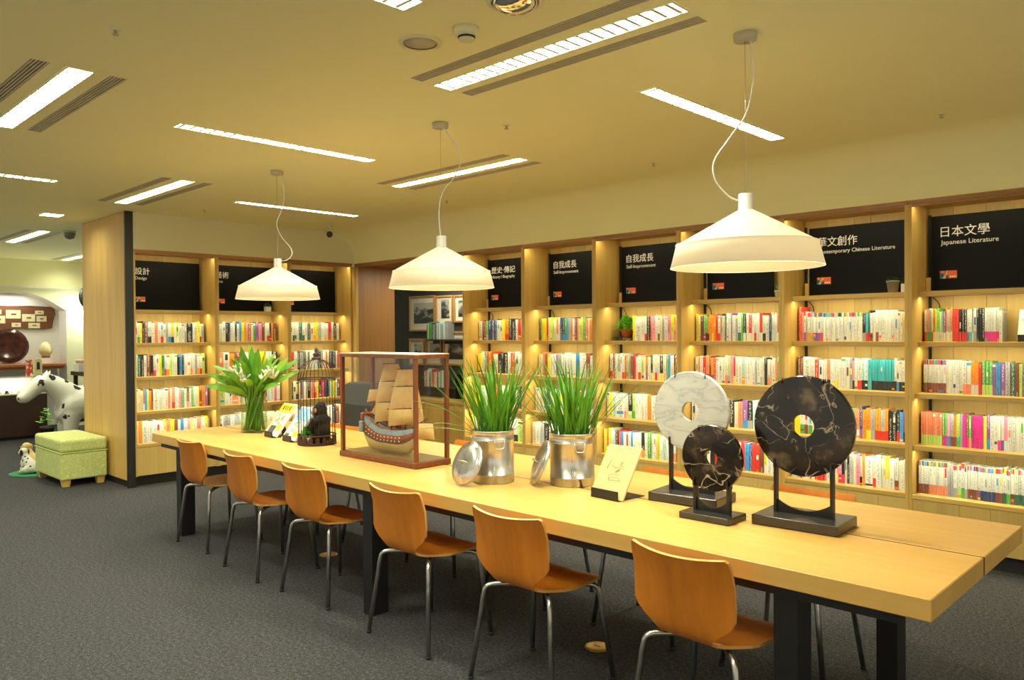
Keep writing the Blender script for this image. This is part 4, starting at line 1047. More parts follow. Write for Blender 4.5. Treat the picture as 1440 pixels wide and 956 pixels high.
M['hull_cream'] = plain('hull_cream', (0.62, 0.55, 0.30), 0.5); M['hull_brown'] = plain('hull_brown', (0.16, 0.06, 0.03), 0.5, noise=0.2); M['hull_red'] = plain('hull_red', (0.34, 0.085, 0.035), 0.5, noise=0.25, scale=40)
M['hull_blue'] = plain('hull_blue', (0.30, 0.40, 0.48), 0.5, noise=0.2, scale=40); M['sail'] = plain('sail_canvas', (0.78, 0.54, 0.23), 0.8, noise=0.08); M['spar'] = plain('spar_wood', (0.10, 0.05, 0.02), 0.6)
ship = thing('model_ship', 'model sailing ship with tan sails inside the glass case', 'model ship', (CX - 0.02, CY, TZ + 0.0365), R(2))
def hull():
    # stations along x from stern to bow: (x, keel z, deck z, half beam at deck, half beam at waterline)
    st = []
    for i in range(15):
        u = i / 14; x = -0.235 + 0.47 * u
        beam = 0.062 * (0.55 + 0.45 * math.sin(min(1, u * 2.2) * PI / 2)) * (1 - max(0, (u - 0.72) / 0.28) ** 2.2 * 0.96)
        keel = 0.008 + 0.075 * max(0, (u - 0.82) / 0.18) ** 2 + 0.05 * max(0, (0.10 - u) / 0.10) ** 1.5
        deck = 0.150 + 0.075 * max(0, (0.42 - u) / 0.42) ** 1.3 + 0.020 * max(0, (u - 0.75) / 0.25)
        st.append((x, keel, deck, beam))
    bands = [(0.0, 0.44, 'hull_cream', 'lower_hull'), (0.44, 0.62, 'hull_brown', 'wale'), (0.62, 0.78, 'hull_red', 'gun_deck'), (0.78, 1.0, 'hull_blue', 'upper_hull')]
    def sec(s, v):
        x, k, d, bm = s
        z = k + (d - k) * v
        w = bm * (min(1, (v / 0.42)) ** 0.5 if v < 0.42 else 1 - 0.28 * ((v - 0.42) / 0.58) ** 1.5)
        return w, z
    for v0, v1, m, nm in bands:
        mb = MB(); n = 6
        for s in (-1, 1):
            vs, fs = [], []
            for S in st:
                for j in range(n + 1):
                    w, z = sec(S, v0 + (v1 - v0) * j / n); vs.append((S[0], s * w, z))
            for i in range(len(st) - 1):
                for j in range(n):
                    f = (i * (n + 1) + j, (i + 1) * (n + 1) + j, (i + 1) * (n + 1) + j + 1, i * (n + 1) + j + 1); fs.append(f if s < 0 else f[::-1])
            mb.add(vs, fs, True)
        # stern closing
        vs = []; 
        for j in range(n + 1):
            w, z = sec(st[0], v0 + (v1 - v0) * j / n); vs += [(st[0][0], -w, z), (st[0][0], w, z)]
        mb.add(vs, [(2 * j, 2 * j + 1, 2 * j + 3, 2 * j + 2) for j in range(n)])
        mb.build(nm, m, ship)
    mb = MB(); vs = []
    for S in st:
        w, z = sec(S, 0.93); vs += [(S[0], -w, z), (S[0], w, z)]
    mb.add(vs, [(2 * i, 2 * i + 2, 2 * i + 3, 2 * i + 1) for i in range(len(st) - 1)]); mb.build('deck', 'hull_brown', ship)
    pm = MB().box(-0.004, 0.004, -0.0018, 0.0018, -0.0035, 0.0035).mesh('gun_port'); pm.materials.append(M['white_pot'])
    for k in range(12):
        i = 1.2 + k; i0 = int(i); S = [st[i0][q_] * (1 - (i - i0)) + st[min(i0 + 1, 14)][q_] * (i - i0) for q_ in range(4)]
        for v in (0.56, 0.70):
            w, z = sec(S, v)
            if k < 11: obj('gun_port', pm, None, ship, (S[0], -w - 0.0008, z), (0, 0, 0))
    for k in range(9):                     # rail stanchions
        S = st[1 + k]; w, z = sec(S, 1.0); MB().box(S[0] - 0.0015, S[0] + 0.0015, -w - 0.001, -w + 0.001, z, z + 0.012).build('rail_post', 'hull_red', ship)
    MB().tube([(S[0], -sec(S, 1.0)[0], sec(S, 1.0)[1] + 0.012) for S in st], 0.002, 5).build('rail', 'hull_red', ship)
    MB().tube([(S[0], sec(S, 1.0)[0], sec(S, 1.0)[1] + 0.012) for S in st], 0.002, 5).build('rail', 'hull_red', ship)
    # stern gallery
    MB().box(-0.262, -0.225, -0.050, 0.050, 0.115, 0.185).build('stern_gallery', 'hull_blue', ship, 0.006)
    MB().box(-0.258, -0.232, -0.040, 0.040, 0.185, 0.235).build('taffrail', 'hull_red', ship, 0.006)
    MB().lathe([(0, 0), (0.006, 0.002), (0.008, 0.012), (0.004, 0.022), (0, 0.026)], 8, (-0.245, 0, 0.235)).build('stern_lantern', 'brass', ship)
hull()
masts = [(-0.135, 0.43), (0.005, 0.555), (0.135, 0.525)]
for x, h in masts: MB().tube([(x, 0, 0.10), (x, 0, h)], [0.005, 0.002], 8).build('mast', 'spar', ship)
MB().tube([(0.20, 0, 0.17), (0.335, 0, 0.235)], [0.005, 0.0025], 8).build('bowsprit', 'spar', ship)
def sail(x, z0, z1, w0, w1, belly=0.03, yaw=38, y=0.0):
    rz = R(yaw); n = 8; m = 6; vs = []
    for j in range(m + 1):
        v = j / m; w = w0 + (w1 - w0) * v
        for i in range(n + 1):
            u = -1 + 2 * i / n
            bl = belly * (1 - u * u) * math.sin(PI * min(1, (1 - v) * 0.85 + 0.1)) 
            vs.append((bl, u * w / 2, z0 + (z1 - z0) * v + 0.008 * u * u * (1 - v) * -1))
    fs = [(j * (n + 1) + i, j * (n + 1) + i + 1, (j + 1) * (n + 1) + i + 1, (j + 1) * (n + 1) + i) for j in range(m) for i in range(n)]
    MB().add(vs, fs, True).build('sail', 'sail', ship, loc=(x + 0.006, y, 0), rot=(0, 0, rz))
    MB().tube([(0, -w1 / 2 - 0.008, z1 + 0.002), (0, w1 / 2 + 0.008, z1 + 0.002)], 0.0028, 6).build('yard', 'spar', ship, loc=(x + 0.003, y, 0), rot=(0, 0, rz))
yw = -38
sail(0.005, 0.445, 0.545, 0.150, 0.085, 0.02, yw); sail(0.005, 0.32, 0.438, 0.200, 0.150, 0.03, yw); sail(0.005, 0.20, 0.312, 0.21, 0.195, 0.03, yw)
sail(0.135, 0.42, 0.515, 0.145, 0.085, 0.02, yw); sail(0.135, 0.285, 0.412, 0.20, 0.145, 0.03, yw); sail(0.135, 0.185, 0.278, 0.21, 0.20, 0.03, yw)
sail(-0.135, 0.315, 0.385, 0.13, 0.10, 0.02, yw); sail(0.30, 0.115, 0.205, 0.12, 0.10, 0.03, yw - 10)
MB().add([(-0.14, 0, 0.30), (-0.20, 0.004, 0.235), (-0.145, 0.006, 0.22), (-0.11, 0.0, 0.36)], [(0, 1, 2, 3)]).build('lateen_sail', 'sail', ship)
MB().add([(0.16, 0, 0.42), (0.30, 0.004, 0.235), (0.20, 0.006, 0.24)], [(0, 1, 2)]).build('jib', 'sail', ship)
for x, h in masts:
    for s in (-1, 1):
        for dx in (-0.02, 0, 0.02): MB().tube([(x, 0, h * 0.72), (x + dx, s * 0.05, 0.165)], 0.0006, 4).build('shroud', 'spar', ship)
MB().add([(0.255, 0, 0.245), (0.255, 0, 0.285), (0.215, 0.006, 0.282), (0.215, 0.006, 0.243)], [(0, 1, 2, 3)]).build('flag', 'white_pot', ship)

# ================================================================== galvanised buckets with grass
def bucket(x, y, r, h, lab, glab, seed, rz):
    t = thing('galvanised_bucket', lab, 'bucket', (x, y, TZ), rz, 'galvanised buckets')
    MB().lathe([(0, 0.004), (r - 0.004, 0.004), (r - 0.002, 0), (r, 0.003), (r, h * 0.155), (r + 0.0025, h * 0.16), (r + 0.0025, h * 0.172), (r, h * 0.178), (r, h * 0.80), (r + 0.003, h * 0.81), (r + 0.003, h * 0.83), (r, h * 0.84), (r, h - 0.004), (r + 0.004, h - 0.003), (r + 0.004, h), (r - 0.002, h), (r - 0.002, 0.01), (0, 0.01)], 56).build('body', 'galv', t)
    for s in (0, PI):
        m4 = Matrix.Rotation(s, 4, 'Z')
        hd = MB(); pts = [m4 @ Vector(p) for p in ((-0.026, -r - 0.003, h * 0.83), (-0.026, -r - 0.012, h * 0.80), (-0.020, -r - 0.014, h * 0.69), (0, -r - 0.015, h * 0.675), (0.020, -r - 0.014, h * 0.69), (0.026, -r - 0.012, h * 0.80), (0.026, -r - 0.003, h * 0.83))]
        hd.tube(catmull(pts, 3), 0.003, 6); hd.build('handle', 'galv', t)
        MB().add([m4 @ Vector(p) for p in ((-0.03, -r - 0.004, h * 0.85), (0.03, -r - 0.004, h * 0.85), (0.03, -r - 0.004, h * 0.80), (-0.03, -r - 0.004, h * 0.80), (-0.03, -r + 0.002, h * 0.85), (0.03, -r + 0.002, h * 0.85), (0.03, -r + 0.002, h * 0.80), (-0.03, -r + 0.002, h * 0.80))], [(0, 1, 2, 3), (0, 4, 5, 1), (3, 2, 6, 7), (0, 3, 7, 4), (1, 5, 6, 2)]).build('handle_plate', 'galv', t)
    g = thing('grass_plant', glab, 'plant', (x, y, TZ + 0.02), 0, 'green grass in the buckets')
    MB().lathe([(0, 0), (r - 0.012, 0), (r - 0.012, h - 0.045), (0, h - 0.04)], 24).build('soil', 'soil', g)
    rr = random.Random(seed)
    meshes = []
    for k in range(12):
        L = 0.24 + 0.021 * k; me = strap(L, 0.0100 + 0.0006 * (k % 4), 0.05 + 0.12 * (k % 4), R(84), 9, 0.5, 0.35).mesh('grass_blade'); me.materials.append(M['grass']); meshes.append(me)
    for k in range(115):
        a = rr.uniform(0, 2 * PI); q_ = (r - 0.018) * math.sqrt(rr.random())
        out = q_ / r
        o = obj('grass_blade', rr.choice(meshes), None, g, (q_ * math.cos(a), q_ * math.sin(a), h - 0.065))
        az = a + rr.uniform(-1.3, 1.3)
        o.rotation_euler = Matrix.Rotation(az, 3, 'Z').to_euler(); 
        lean = abs(rr.gauss(0, 0.13)) + 0.22 * out * rr.random()
        o.rotation_euler = (Matrix.Rotation(az, 3, 'Z') @ Matrix.Rotation(lean, 3, 'Y')).to_euler()
    return g
G1 = bucket(-2.891, 2.83, 0.1085, 0.268, 'galvanised bucket of grass beside the ship case', 'tall green grass in the bucket beside the ship case', 11, R(62))
G2 = bucket(-2.538, 3.046, 0.112, 0.262, 'galvanised bucket of grass beside the kraft card', 'tall green grass in the bucket beside the kraft card', 12, R(58))
# a few long blades that droop far out
for g_, items in ((G1, [(azr + PI, 0.42, 50, 0.9), (azr + PI - .1, 0.36, 18, 0.55), (azr + PI + .1, 0.30, 35, 0.9), (azr + .1, 0.36, 40, 0.5)]), (G2, [(azr, 0.55, 74, 0.1), (azr + .2, 0.50, 68, 0.15), (azr + PI, 0.38, 62, 0.35), (azr - .1, 0.40, 55, 0.4), (azr + PI + .3, 0.36, 48, 0.3)])):
    for (a, L, lift, bend) in items:
        strap(L, 0.011, bend, R(lift), 10, 0.5, 0.4).build('grass_blade', 'grass', g_, loc=(0.08 * math.cos(a), 0.08 * math.sin(a), 0.215), rot=(0, 0, a))
def lid(loc, r, lean_az, lean, lab):
    o = bpy.data.objects.new('bucket_lid', None); COL.objects.link(o); o.empty_display_size = 0.03
    tag(o, lab, 'lid', 'bucket lids leaning on the buckets')
    MB().lathe([(0, 0.010), (r * 0.55, 0.012), (r * 0.86, 0.006), (r * 0.9, 0.0), (r, 0.0), (r + 0.003, -0.012), (r, -0.014), (r - 0.003, -0.003), (r * 0.88, -0.002), (r * 0.84, 0.003), (0, 0.007)], 48).build('disc', 'galv', o)
    MB().tube(catmull([(-0.03, 0, 0.012), (-0.028, 0, 0.028), (0, 0, 0.034), (0.028, 0, 0.028), (0.03, 0, 0.012)], 4), 0.0035, 8).build('handle', 'galv', o)
    return o
def place_lid(o, bx, by, br, r, az, th):
    """rim rests on the table, opposite rim leans on the bucket; az = direction from bucket to lid foot, th = tilt from upright"""
    top = 2 * r * math.cos(th); run = 2 * r * math.sin(th)
    foot = br + run + 0.016
    n = Vector((math.cos(az), math.sin(az), 0))
    c = Vector((bx, by, TZ)) + n * (foot - r * math.sin(th)) + Vector((0, 0, r * math.cos(th) + 0.011))
    zax = (n * math.cos(th) + Vector((0, 0, 1)) * math.sin(th)).normalized()      # outer face of the lid
    yax = (Vector((0, 0, 1)) * math.cos(th) - n * math.sin(th)).normalized(); xax = yax.cross(zax)
    m = Matrix((xax, yax, zax)).transposed().to_4x4(); m.translation = c
    o.matrix_world = m
l1 = lid(None, 0.112, 0, 0, 'metal lid showing its face, leaning on the bucket by the ship case'); place_lid(l1, -2.891, 2.83, 0.1085, 0.112, azr + PI + R(38), R(24))
l2 = lid(None, 0.114, 0, 0, 'metal lid seen edge-on, leaning on the bucket by the card'); place_lid(l2, -2.538, 3.046, 0.112, 0.114, azr + PI + R(8), R(22))

# ================================================================== marble discs on stands
def disc(loc, rz, r, hole, zc, bw, bd, bh, mat, lab, slab):
    t = thing('disc_stand', slab, 'stand', loc, rz, 'black disc stands')
    MB().box(-bw / 2, bw / 2, -bd / 2, bd / 2, 0, bh).build('base', 'stand_black', t, 0.003)
    sp = r * 0.56
    zt = zc - TZ
    zb = zt - math.sqrt(max(0.0, r * r - sp * sp)) + 0.012
    for s in (-1, 1):
        MB().box(s * sp - 0.006, s * sp + 0.006, -0.012, 0.012, bh, zb).build('upright', 'black_metal', t)
        MB().box(s * sp - 0.004, s * sp + 0.004, -0.0205, -0.0145, zb - 0.02, zb + 0.016).build('lower_prong', 'black_metal', t)
        MB().box(s * sp - 0.004, s * sp + 0.004, 0.0145, 0.0205, zb - 0.02, zb + 0.016).build('lower_prong', 'black_metal', t)
        zt2 = zt + math.sqrt(r * r - (sp * 0.72) ** 2)
        MB().tube([(s * sp * 0.72, 0.017, zb), (s * sp * 0.72, 0.017, zt2 + 0.004), (s * sp * 0.72, -0.014, zt2 + 0.004), (s * sp * 0.72, -0.017, zt2 - 0.016)], 0.0025, 6).build('rear_rod', 'black_metal', t)
    # curved brace between the uprights
    n = 10; vs = []
    for i in range(n + 1):
        u = -1 + 2 * i / n; x = u * (sp - 0.006); z1 = bh + 0.016 + 0.035 * (u * u) 
        vs += [(x, -0.004, bh), (x, -0.004, z1), (x, 0.004, bh), (x, 0.004, z1)]
    fs = []
    for i in range(n):
        o = 4 * i; fs += [(o, o + 4, o + 5, o + 1), (o + 2, o + 3, o + 7, o + 6), (o + 1, o + 5, o + 7, o + 3)]
    MB().add(vs, fs).build('brace', 'black_metal', t)
    c = Vector(loc) + Vector((0, 0, zt))
    d = MB().lathe([(hole, -0.012), (r - 0.003, -0.012), (r, -0.009), (r, 0.009), (r - 0.003, 0.012), (hole, 0.012), (hole, -0.012)], 72, smooth=False)
    o = d.build('marble_disc', mat, None, loc=c, rot=(R(90), 0, rz)); tag(o, lab, 'disc', 'marble discs')
disc((-1.880, 3.10, TZ), R(6), 0.181, 0.043, 1.157, 0.33, 0.215, 0.042, 'white_marble', 'white marble disc with a round hole', 'black stand under the white marble disc')
disc((-1.640, 2.862, TZ), R(0), 0.136, 0.0305, 1.000, 0.225, 0.15, 0.028, 'black_marble', 'small black marble disc in front of the white one', 'small black stand under the small marble disc')
disc((-1.322, 3.012, TZ), R(3), 0.199, 0.0455, 1.142, 0.335, 0.225, 0.040, 'black_marble', 'large black marble disc with white veins', 'black stand under the large black marble disc')
# ================================================================== books
PAL = {'w': (0.70, 0.71, 0.63), 'c': (0.68, 0.62, 0.42), 'y': (0.85, 0.70, 0.03), 'o': (0.80, 0.27, 0.02), 'r': (0.62, 0.035, 0.02), 'k': (0.018, 0.018, 0.020), 'g': (0.08, 0.36, 0.06),
       'l': (0.45, 0.68, 0.16), 'b': (0.05, 0.26, 0.62), 't': (0.05, 0.42, 0.48), 'p': (0.80, 0.28, 0.42), 'm': (0.68, 0.03, 0.28), 'u': (0.24, 0.10, 0.34), 'n': (0.20, 0.06, 0.035), 'e': (0.36, 0.37, 0.37),
       'a': (0.52, 0.74, 0.72), 'd': (0.03, 0.13, 0.09), 's': (0.78, 0.24, 0.13), 'v': (0.03, 0.05, 0.16)}
NAME = {'w': 'white', 'c': 'cream', 'y': 'yellow', 'o': 'orange', 'r': 'red', 'k': 'black', 'g': 'green', 'l': 'light green', 'b': 'blue', 't': 'teal', 'p': 'pink', 'm': 'magenta', 'u': 'purple', 'n': 'brown', 'e': 'grey',
        'a': 'pale aqua', 'd': 'dark green', 's': 'salmon', 'v': 'navy'}
ROWS = {  # (side, bay): four rows, top to bottom.  lower case = spine, upper case = lower band, ^ = printed strip at the head
 ('R', 5): ['cR sG eG lR rC yC gC lC eC uC oC eC sC rR2 kR*3 wU wT eW wE k*3 wM*5 w', 'wN^0*8 w*5 wS*2 oW*2 rR gL*3 u b u e d n l u y b e eW*7',
            'sL*9 gM*2 pB eN oN lG e mM nM gS m*3 yY uB w*2 wM wU pA w*6 wS w*3 lW w*4', 'wN^*4 wS^*5 e*2 wE^ wL^ wG^ wE^ wN^*4 wU^ wV^*4 wN^*2 wD^ wG^ wN^ wD^*4 wU^*3 wO^*4 k'],
 ('R', 4): ['r2 s wU^ eE^ wO^*2 wU^*3 wR^ w^*15 kE tR kR wN w wN w*6 c*4 k*2', 'n n w2 w r w w w sK w wY w w w w e pK w wR aK*2 t tK*8 wK wB wK*2 wR eK',
            'y2 wG wN wG w g w w k aK rK kC uW gW sW vU o oY eE oR eR oR k k kR b uK', 'w*4 wR w*3 r w r*4 w yK w*2 sY pM kR w k e c p wK o w2 wR w2 w c yW w2 wN c w w'],
 ('R', 3): ['y w n gM gK oK o oY o r wR nE c d w w u w e wD g kW w rW w wR w rW wK w v c a w sW bR w wY wO', 'cO o w r sR n oN r w*3 wS lE p rY w*2 aO w*4 e w wE w k wS c w s gG wR k*2',
            'w w c w e w w w y k c sS uB kE a e v kM k w w', 'w w w w w w n r r r y w lW v p w r b v r r n yW w w k r'],
 ('R', 2): ['y w2 w wR k s p w wN c e w pP yW oO w w w wR', 'wR nR wL eW w wR rR lG e n r w wR lL w oU w kY w wR w kY w g b w n wR k w', 'w y a w2 wS c kL lG w*4 o w sB yO w t w v w w', 'y sW y a w k r b w r w b w*3 kO w g c w y w a w w wS wS d w'],
 ('R', 1): ['d y*3 r w y l w oW w v kB gB b e s w n p l y g s w o oO o gY k g b', 'c s n yY w w u e w a w w w b w w n w t y k', 'c c w vW w w kV w l w w g w r w b w y w', 'c w e k w a t w w c w w y w'],
 ('R', 0): ['w nN n gE v v v w w y oR k k w r wO w w wY', 'y w n oO rR c k k k w r w w b w y', 'y w w r w w g w k w w', 'y w w r e k rE w wK l w'],
 ('L', 0): ['w2 w wG y k n wK wK w s w wR w e wB yK w lW w w e k2 w w y wR e', 'n n a d k w n k wR w y d wR wO l w w k b k w w wO w e wO wR l', 'k w c c sW b l o n w2 w w w s w sR a w p g w nP w g w w y n o u', 'w oO w2 w2 w w w y s y n w b w p yY w s w y n'],
 ('L', 1): ['w e g w w k v w w k w b y o e r w g u p n w wR k o n', 'w s w o n w w r w y w k', 'y l w w s c w w l w r a w p w', 'w eW w eE w w k w w c w w'],
 ('L', 2): ['w*4 wD*2 w d wD w k w yO y e w wY w r w k w', 'k e w r w k e k w d w w a k e w oR w k v w r', 'w w k w yK w n w w k c r sR y k r v k w g y w k r w', 'c w b y w k w u r w w v n w y'],
}
def parse(s, rr):
    out = []
    for tok in s.split():
        rep = 1
        if '*' in tok: tok, r_ = tok.split('*'); rep = int(r_)
        main = tok[0]; band = next((c.lower() for c in tok[1:] if c.isupper()), None); wide = 2.1 if '2' in tok else 1.0
        top = '^' in tok
        wv = wide * rr.uniform(0.72, 1.25); hv = rr.uniform(0.93, 1.0)
        for _ in range(rep): out.append((main, band, top, wv if rep > 1 else wide * rr.uniform(0.65, 1.35), hv if rep > 1 else rr.uniform(0.90, 1.02)))
    return out
SPINE_Y = [0.205, 0.185, 0.130, 0.080]
ROWZ = SHELF_Z[1:]
allb = []
def vary(c, rr, k=0.12): 
    f = 1 + rr.uniform(-k, k); return tuple(min(0.86, x * f) for x in c)
def accent(main, rr):
    if rr.random() > (0.40 if main in 'wcl' else 0.18): return None
    k = rr.random(); col = vary(PAL[rr.choice('rkoebgnspyvt' if main in 'wcly' else 'wwcyo')], rr)
    if k < 0.35: return (0.0, 1.0, *((0.03, 0.09) if rr.random() < 0.5 else (0.88, 0.95)), col)
    if k < 0.75: v = rr.uniform(0.4, 0.65); return (0.25, 0.75, v, v + rr.uniform(0.12, 0.3), col)
    v = rr.uniform(0.05, 0.2); return (0.1, 0.9, v, v + rr.uniform(0.04, 0.12), col)
for side, i, bc, Wb in BAYS:
    rows = ROWS.get((side, i))
    for r in range(4):
        rr = random.Random(1000 * (side == 'L') + i * 17 + r * 5 + 7)
        toks = parse(rows[r], rr) if rows else parse('w*2 wR c k w g w*3 y s w e b w w*2 n w a w wK w o w*2 p', rr)
        x0, x1 = 0.040, Wb - 0.035
        if side == 'L': x0, x1 = 0.030, Wb - 0.055
        if (side, i, r) == ('R', 5, 0): x1 = 0.50
        if (side, i, r) == ('R', 2, 0): x0 = 0.275
        tot = sum(t_[3] for t_ in toks); k = (x1 - x0) / tot
        hbase = [0.222, 0.224, 0.222, 0.224][r]
        x = x0
        for n, (main, band, top, wv, hv) in enumerate(toks):
            w_ = wv * k
            if (side, i, r, n) == ('R', 4, 0, 0): hv = 1.17
            allb.append(dict(side=side, bay=i, row=r, n=n, count=len(toks), x=x, w=w_ - 0.0014, h=hbase * hv, y=SPINE_Y[r] + rr.uniform(-0.004, 0.004), d=0.145, main=main, band=band, top=top, col=vary(PAL[main], rr, 0.06 if main in 'wc' else 0.18), bcol=vary(PAL[band], rr) if band else None, tcol=[vary(PAL[rr.choice('rguyknbme')], rr) for _ in range(2)], bc=bc, rr=rr.random(), acc=accent(main, rr)))
            x += w_
def book_parts(b):
    """cover shell (spine + two boards) with colours; page block; all in book-local coords, spine at y = 0"""
    w, h, d = b['w'], b['h'], b['d']; tk = min(0.0014, w * 0.15)
    V, Fc, C, I, U = [], [], [], [], []
    ink = (0.03, 0.03, 0.03) if sum(b['col']) > 0.75 else (0.80, 0.77, 0.62)
    def quad(ps, col, uv=None):
        o = len(V); V.extend(ps); Fc.append((o, o + 1, o + 2, o + 3)); C.extend([col] * 4); I.extend([ink] * 4); U.extend(uv or [(-1, -1)] * 4)
    def spine(z0, z1, col, text):
        s = b['rr'] * 9
        quad([(0, 0, z0), (w, 0, z0), (w, 0, z1), (0, 0, z1)], col, [(0, z0 + s), (1, z0 + s), (1, z1 + s), (0, z1 + s)] if text else None)
    zb = h * 0.30 if b['band'] else 0; zt = h * 0.86 if b['top'] else h
    if b['band']: spine(0, zb, b['bcol'], False)
    spine(zb, zt, b['col'], True)
    if b['top']:
        quad([(0, 0, zt), (w * .5, 0, zt), (w * .5, 0, h), (0, 0, h)], b['tcol'][0]); quad([(w * .5, 0, zt), (w, 0, zt), (w, 0, h), (w * .5, 0, h)], b['tcol'][1])
    ac = b.get('acc')
    if ac:
        (u0, u1, v0, v1, colr) = ac; e = -0.0003
        quad([(w * u0, e, h * v0), (w * u1, e, h * v0), (w * u1, e, h * v1), (w * u0, e, h * v1)], colr)
    c = b['col']
    quad([(0, d, 0), (0, 0, 0), (0, 0, h), (0, d, h)], c); quad([(w, 0, 0), (w, d, 0), (w, d, h), (w, 0, h)], c)
    quad([(0, 0, h), (w, 0, h), (w, tk, h), (0, tk, h)], c); quad([(0, tk, h), (tk, tk, h), (tk, d, h), (0, d, h)], c); quad([(w - tk, tk, h), (w, tk, h), (w, d, h), (w - tk, d, h)], c)
    quad([(tk, d, 0), (0, d, 0), (0, d, h), (tk, d, h)], c); quad([(w, d, 0), (w - tk, d, 0), (w - tk, d, h), (w, d, h)], c)
    quad([(tk, tk, h), (tk, d, h), (tk, d, h * 0.9), (tk, tk, h * 0.9)], c); quad([(w - tk, d, h), (w - tk, tk, h), (w - tk, tk, h * 0.9), (w - tk, d, h * 0.9)], c)
    quad([(0, 0, 0), (0, d, 0), (w, d, 0), (w, 0, 0)], c)
    return V, Fc, C, I, U
def colour_mesh(name, V, Fc, C, I, U):
    me = bpy.data.meshes.new(name); me.from_pydata(V, [], Fc)
    for nm, data in (('col', C), ('ink', I)):
        at = me.color_attributes.new(nm, 'FLOAT_COLOR', 'POINT')
        at.data.foreach_set('color', [x for c in data for x in (*c, 1.0)])
    uv = me.uv_layers.new(name='UVMap')
    uv.data.foreach_set('uv', [x for f in Fc for i_ in f for x in U[i_]])
    me.materials.append(M['book'])
    return me
for b in allb:
    m4 = b['bc'].matrix_basis
    b['world'] = m4 @ Vector((b['x'], b['y'], ROWZ[b['row']])); b['rz'] = b['bc'].rotation_euler.z
    c = b['world'] + Vector((0, 0, b['h'] / 2)); v = c - cam.matrix_world.translation; z = v.dot(cf)
    face_dir = Vector((0, -1, 0)) if b['side'] == 'R' else Vector((1, 0, 0))
    u = 720 + F_PX * v.dot(cr) / z
    cosv = max(0.0, -(v.normalized().dot(face_dir)))
    b['size'] = b['w'] * b['h'] * cosv / (z * z) if 0 < u < 1436 else 0
    # hidden behind the big things on the table or outside the frame
    vv = 478 - F_PX * v.dot(cu) / z
    for (uc, vc, ru, rv) in ((976, 577, 46, 50), (1131, 598, 60, 64), (1001, 643, 36, 42)):
        if ((u - uc) / ru) ** 2 + ((vv - vc) / rv) ** 2 < 1: b['size'] *= 0.02
allb.sort(key=lambda b: -b['size'])
ORD = lambda n: '%d%s' % (n, 'th' if 10 <= n % 100 <= 20 else {1: 'st', 2: 'nd', 3: 'rd'}.get(n % 10, 'th'))
SHN = ['top', 'second', 'third', 'bottom']
BN = {('R', 0): 'history bay', ('R', 1): 'left self-improvement bay', ('R', 2): 'right self-improvement bay', ('R', 3): 'bay behind front lamp', ('R', 4): 'Chinese literature bay', ('R', 5): 'Japanese literature bay', ('R', 6): 'last bay', ('L', 0): 'partition bay', ('L', 1): 'vase bay', ('L', 2): 'birdcage bay'}
NB = 300
for b in allb[:NB]:
    me = colour_mesh('book', *book_parts(b))
    o = obj('book', me, None, None, b['world'], (0, 0, b['rz']))
    band = ' and %s' % NAME[b['band']] if b['band'] and b['band'] != b['main'] else ''
    tag(o, '%s%s book, %s from left, %s book shelf of %s' % (NAME[b['main']], band, ORD(b['n'] + 1), SHN[b['row']], BN[(b['side'], b['bay'])]), 'book', 'paperbacks on the oak bookcases')
    tk = min(0.0014, b['w'] * 0.15)
    MB().box(tk, b['w'] - tk, tk, b['d'] - 0.004, 0.003, b['h'] - 0.0035).build('pages', 'paper', o)
SV, SF, SC, SI, SU = [], [], [], [], []
PG = MB()
for b in allb[NB:]:
    V, Fc, C, I, U = book_parts(b); o = len(SV); m = Matrix.Translation(b['world']) @ Matrix.Rotation(b['rz'], 4, 'Z')
    SV += [tuple(m @ Vector(v)) for v in V]; SF += [tuple(i_ + o for i_ in f) for f in Fc]; SC += C; SI += I; SU += U
    tk = min(0.0014, b['w'] * 0.15)
    PG.box(tk, b['w'] - tk, tk, b['d'] - 0.004, 0.003, b['h'] - 0.0035, m)
so = obj('books', colour_mesh('books', SV, SF, SC, SI, SU), None)
tag(so, 'hundreds of smaller looking mixed paperbacks on the farther bookcase shelves', 'books', None, 'stuff')
pg = PG.build('pages', 'paper', so); pg['kind'] = 'stuff'

# ================================================================== things on the shelves
def pot_plant(name, lab, loc, pot, r, h, mat, foliage, fr, fh, n, leaf, square=False, seed=1):
    t = thing(name, lab, 'plant', loc)
    if square: MB().lathe([(0, 0), (r, 0), (r, h), (r - 0.006, h), (r - 0.006, h - 0.01), (0, h - 0.01)], 4, smooth=False, a0=PI / 4).build('pot', mat, t)
    else: MB().lathe([(0, 0), (r * 0.76, 0), (r * 0.97, h * 0.80), (r * 1.04, h * 0.80), (r * 1.07, h), (r * 0.95, h), (r * 0.92, h - 0.01), (0, h - 0.01)], 24).build('pot', mat, t)
    if foliage == 'cactus':
        for k, (dx, dy, hh) in enumerate([(0, 0, fh), (0.018, 0.006, fh * 0.75), (-0.018, 0.004, fh * 0.8), (0.004, -0.018, fh * 0.6)]):
            MB().lathe([(0, 0), (0.012, 0), (0.013, hh * 0.7), (0.008, hh * 0.95), (0, hh)], 9, (dx, dy, h - 0.012)).build('stem', 'succulent', t)
    else:
        o = bushy('foliage', t, fr, fh, n, foliage, seed, leaf); o.location = (0, 0, h - 0.01)
    return t
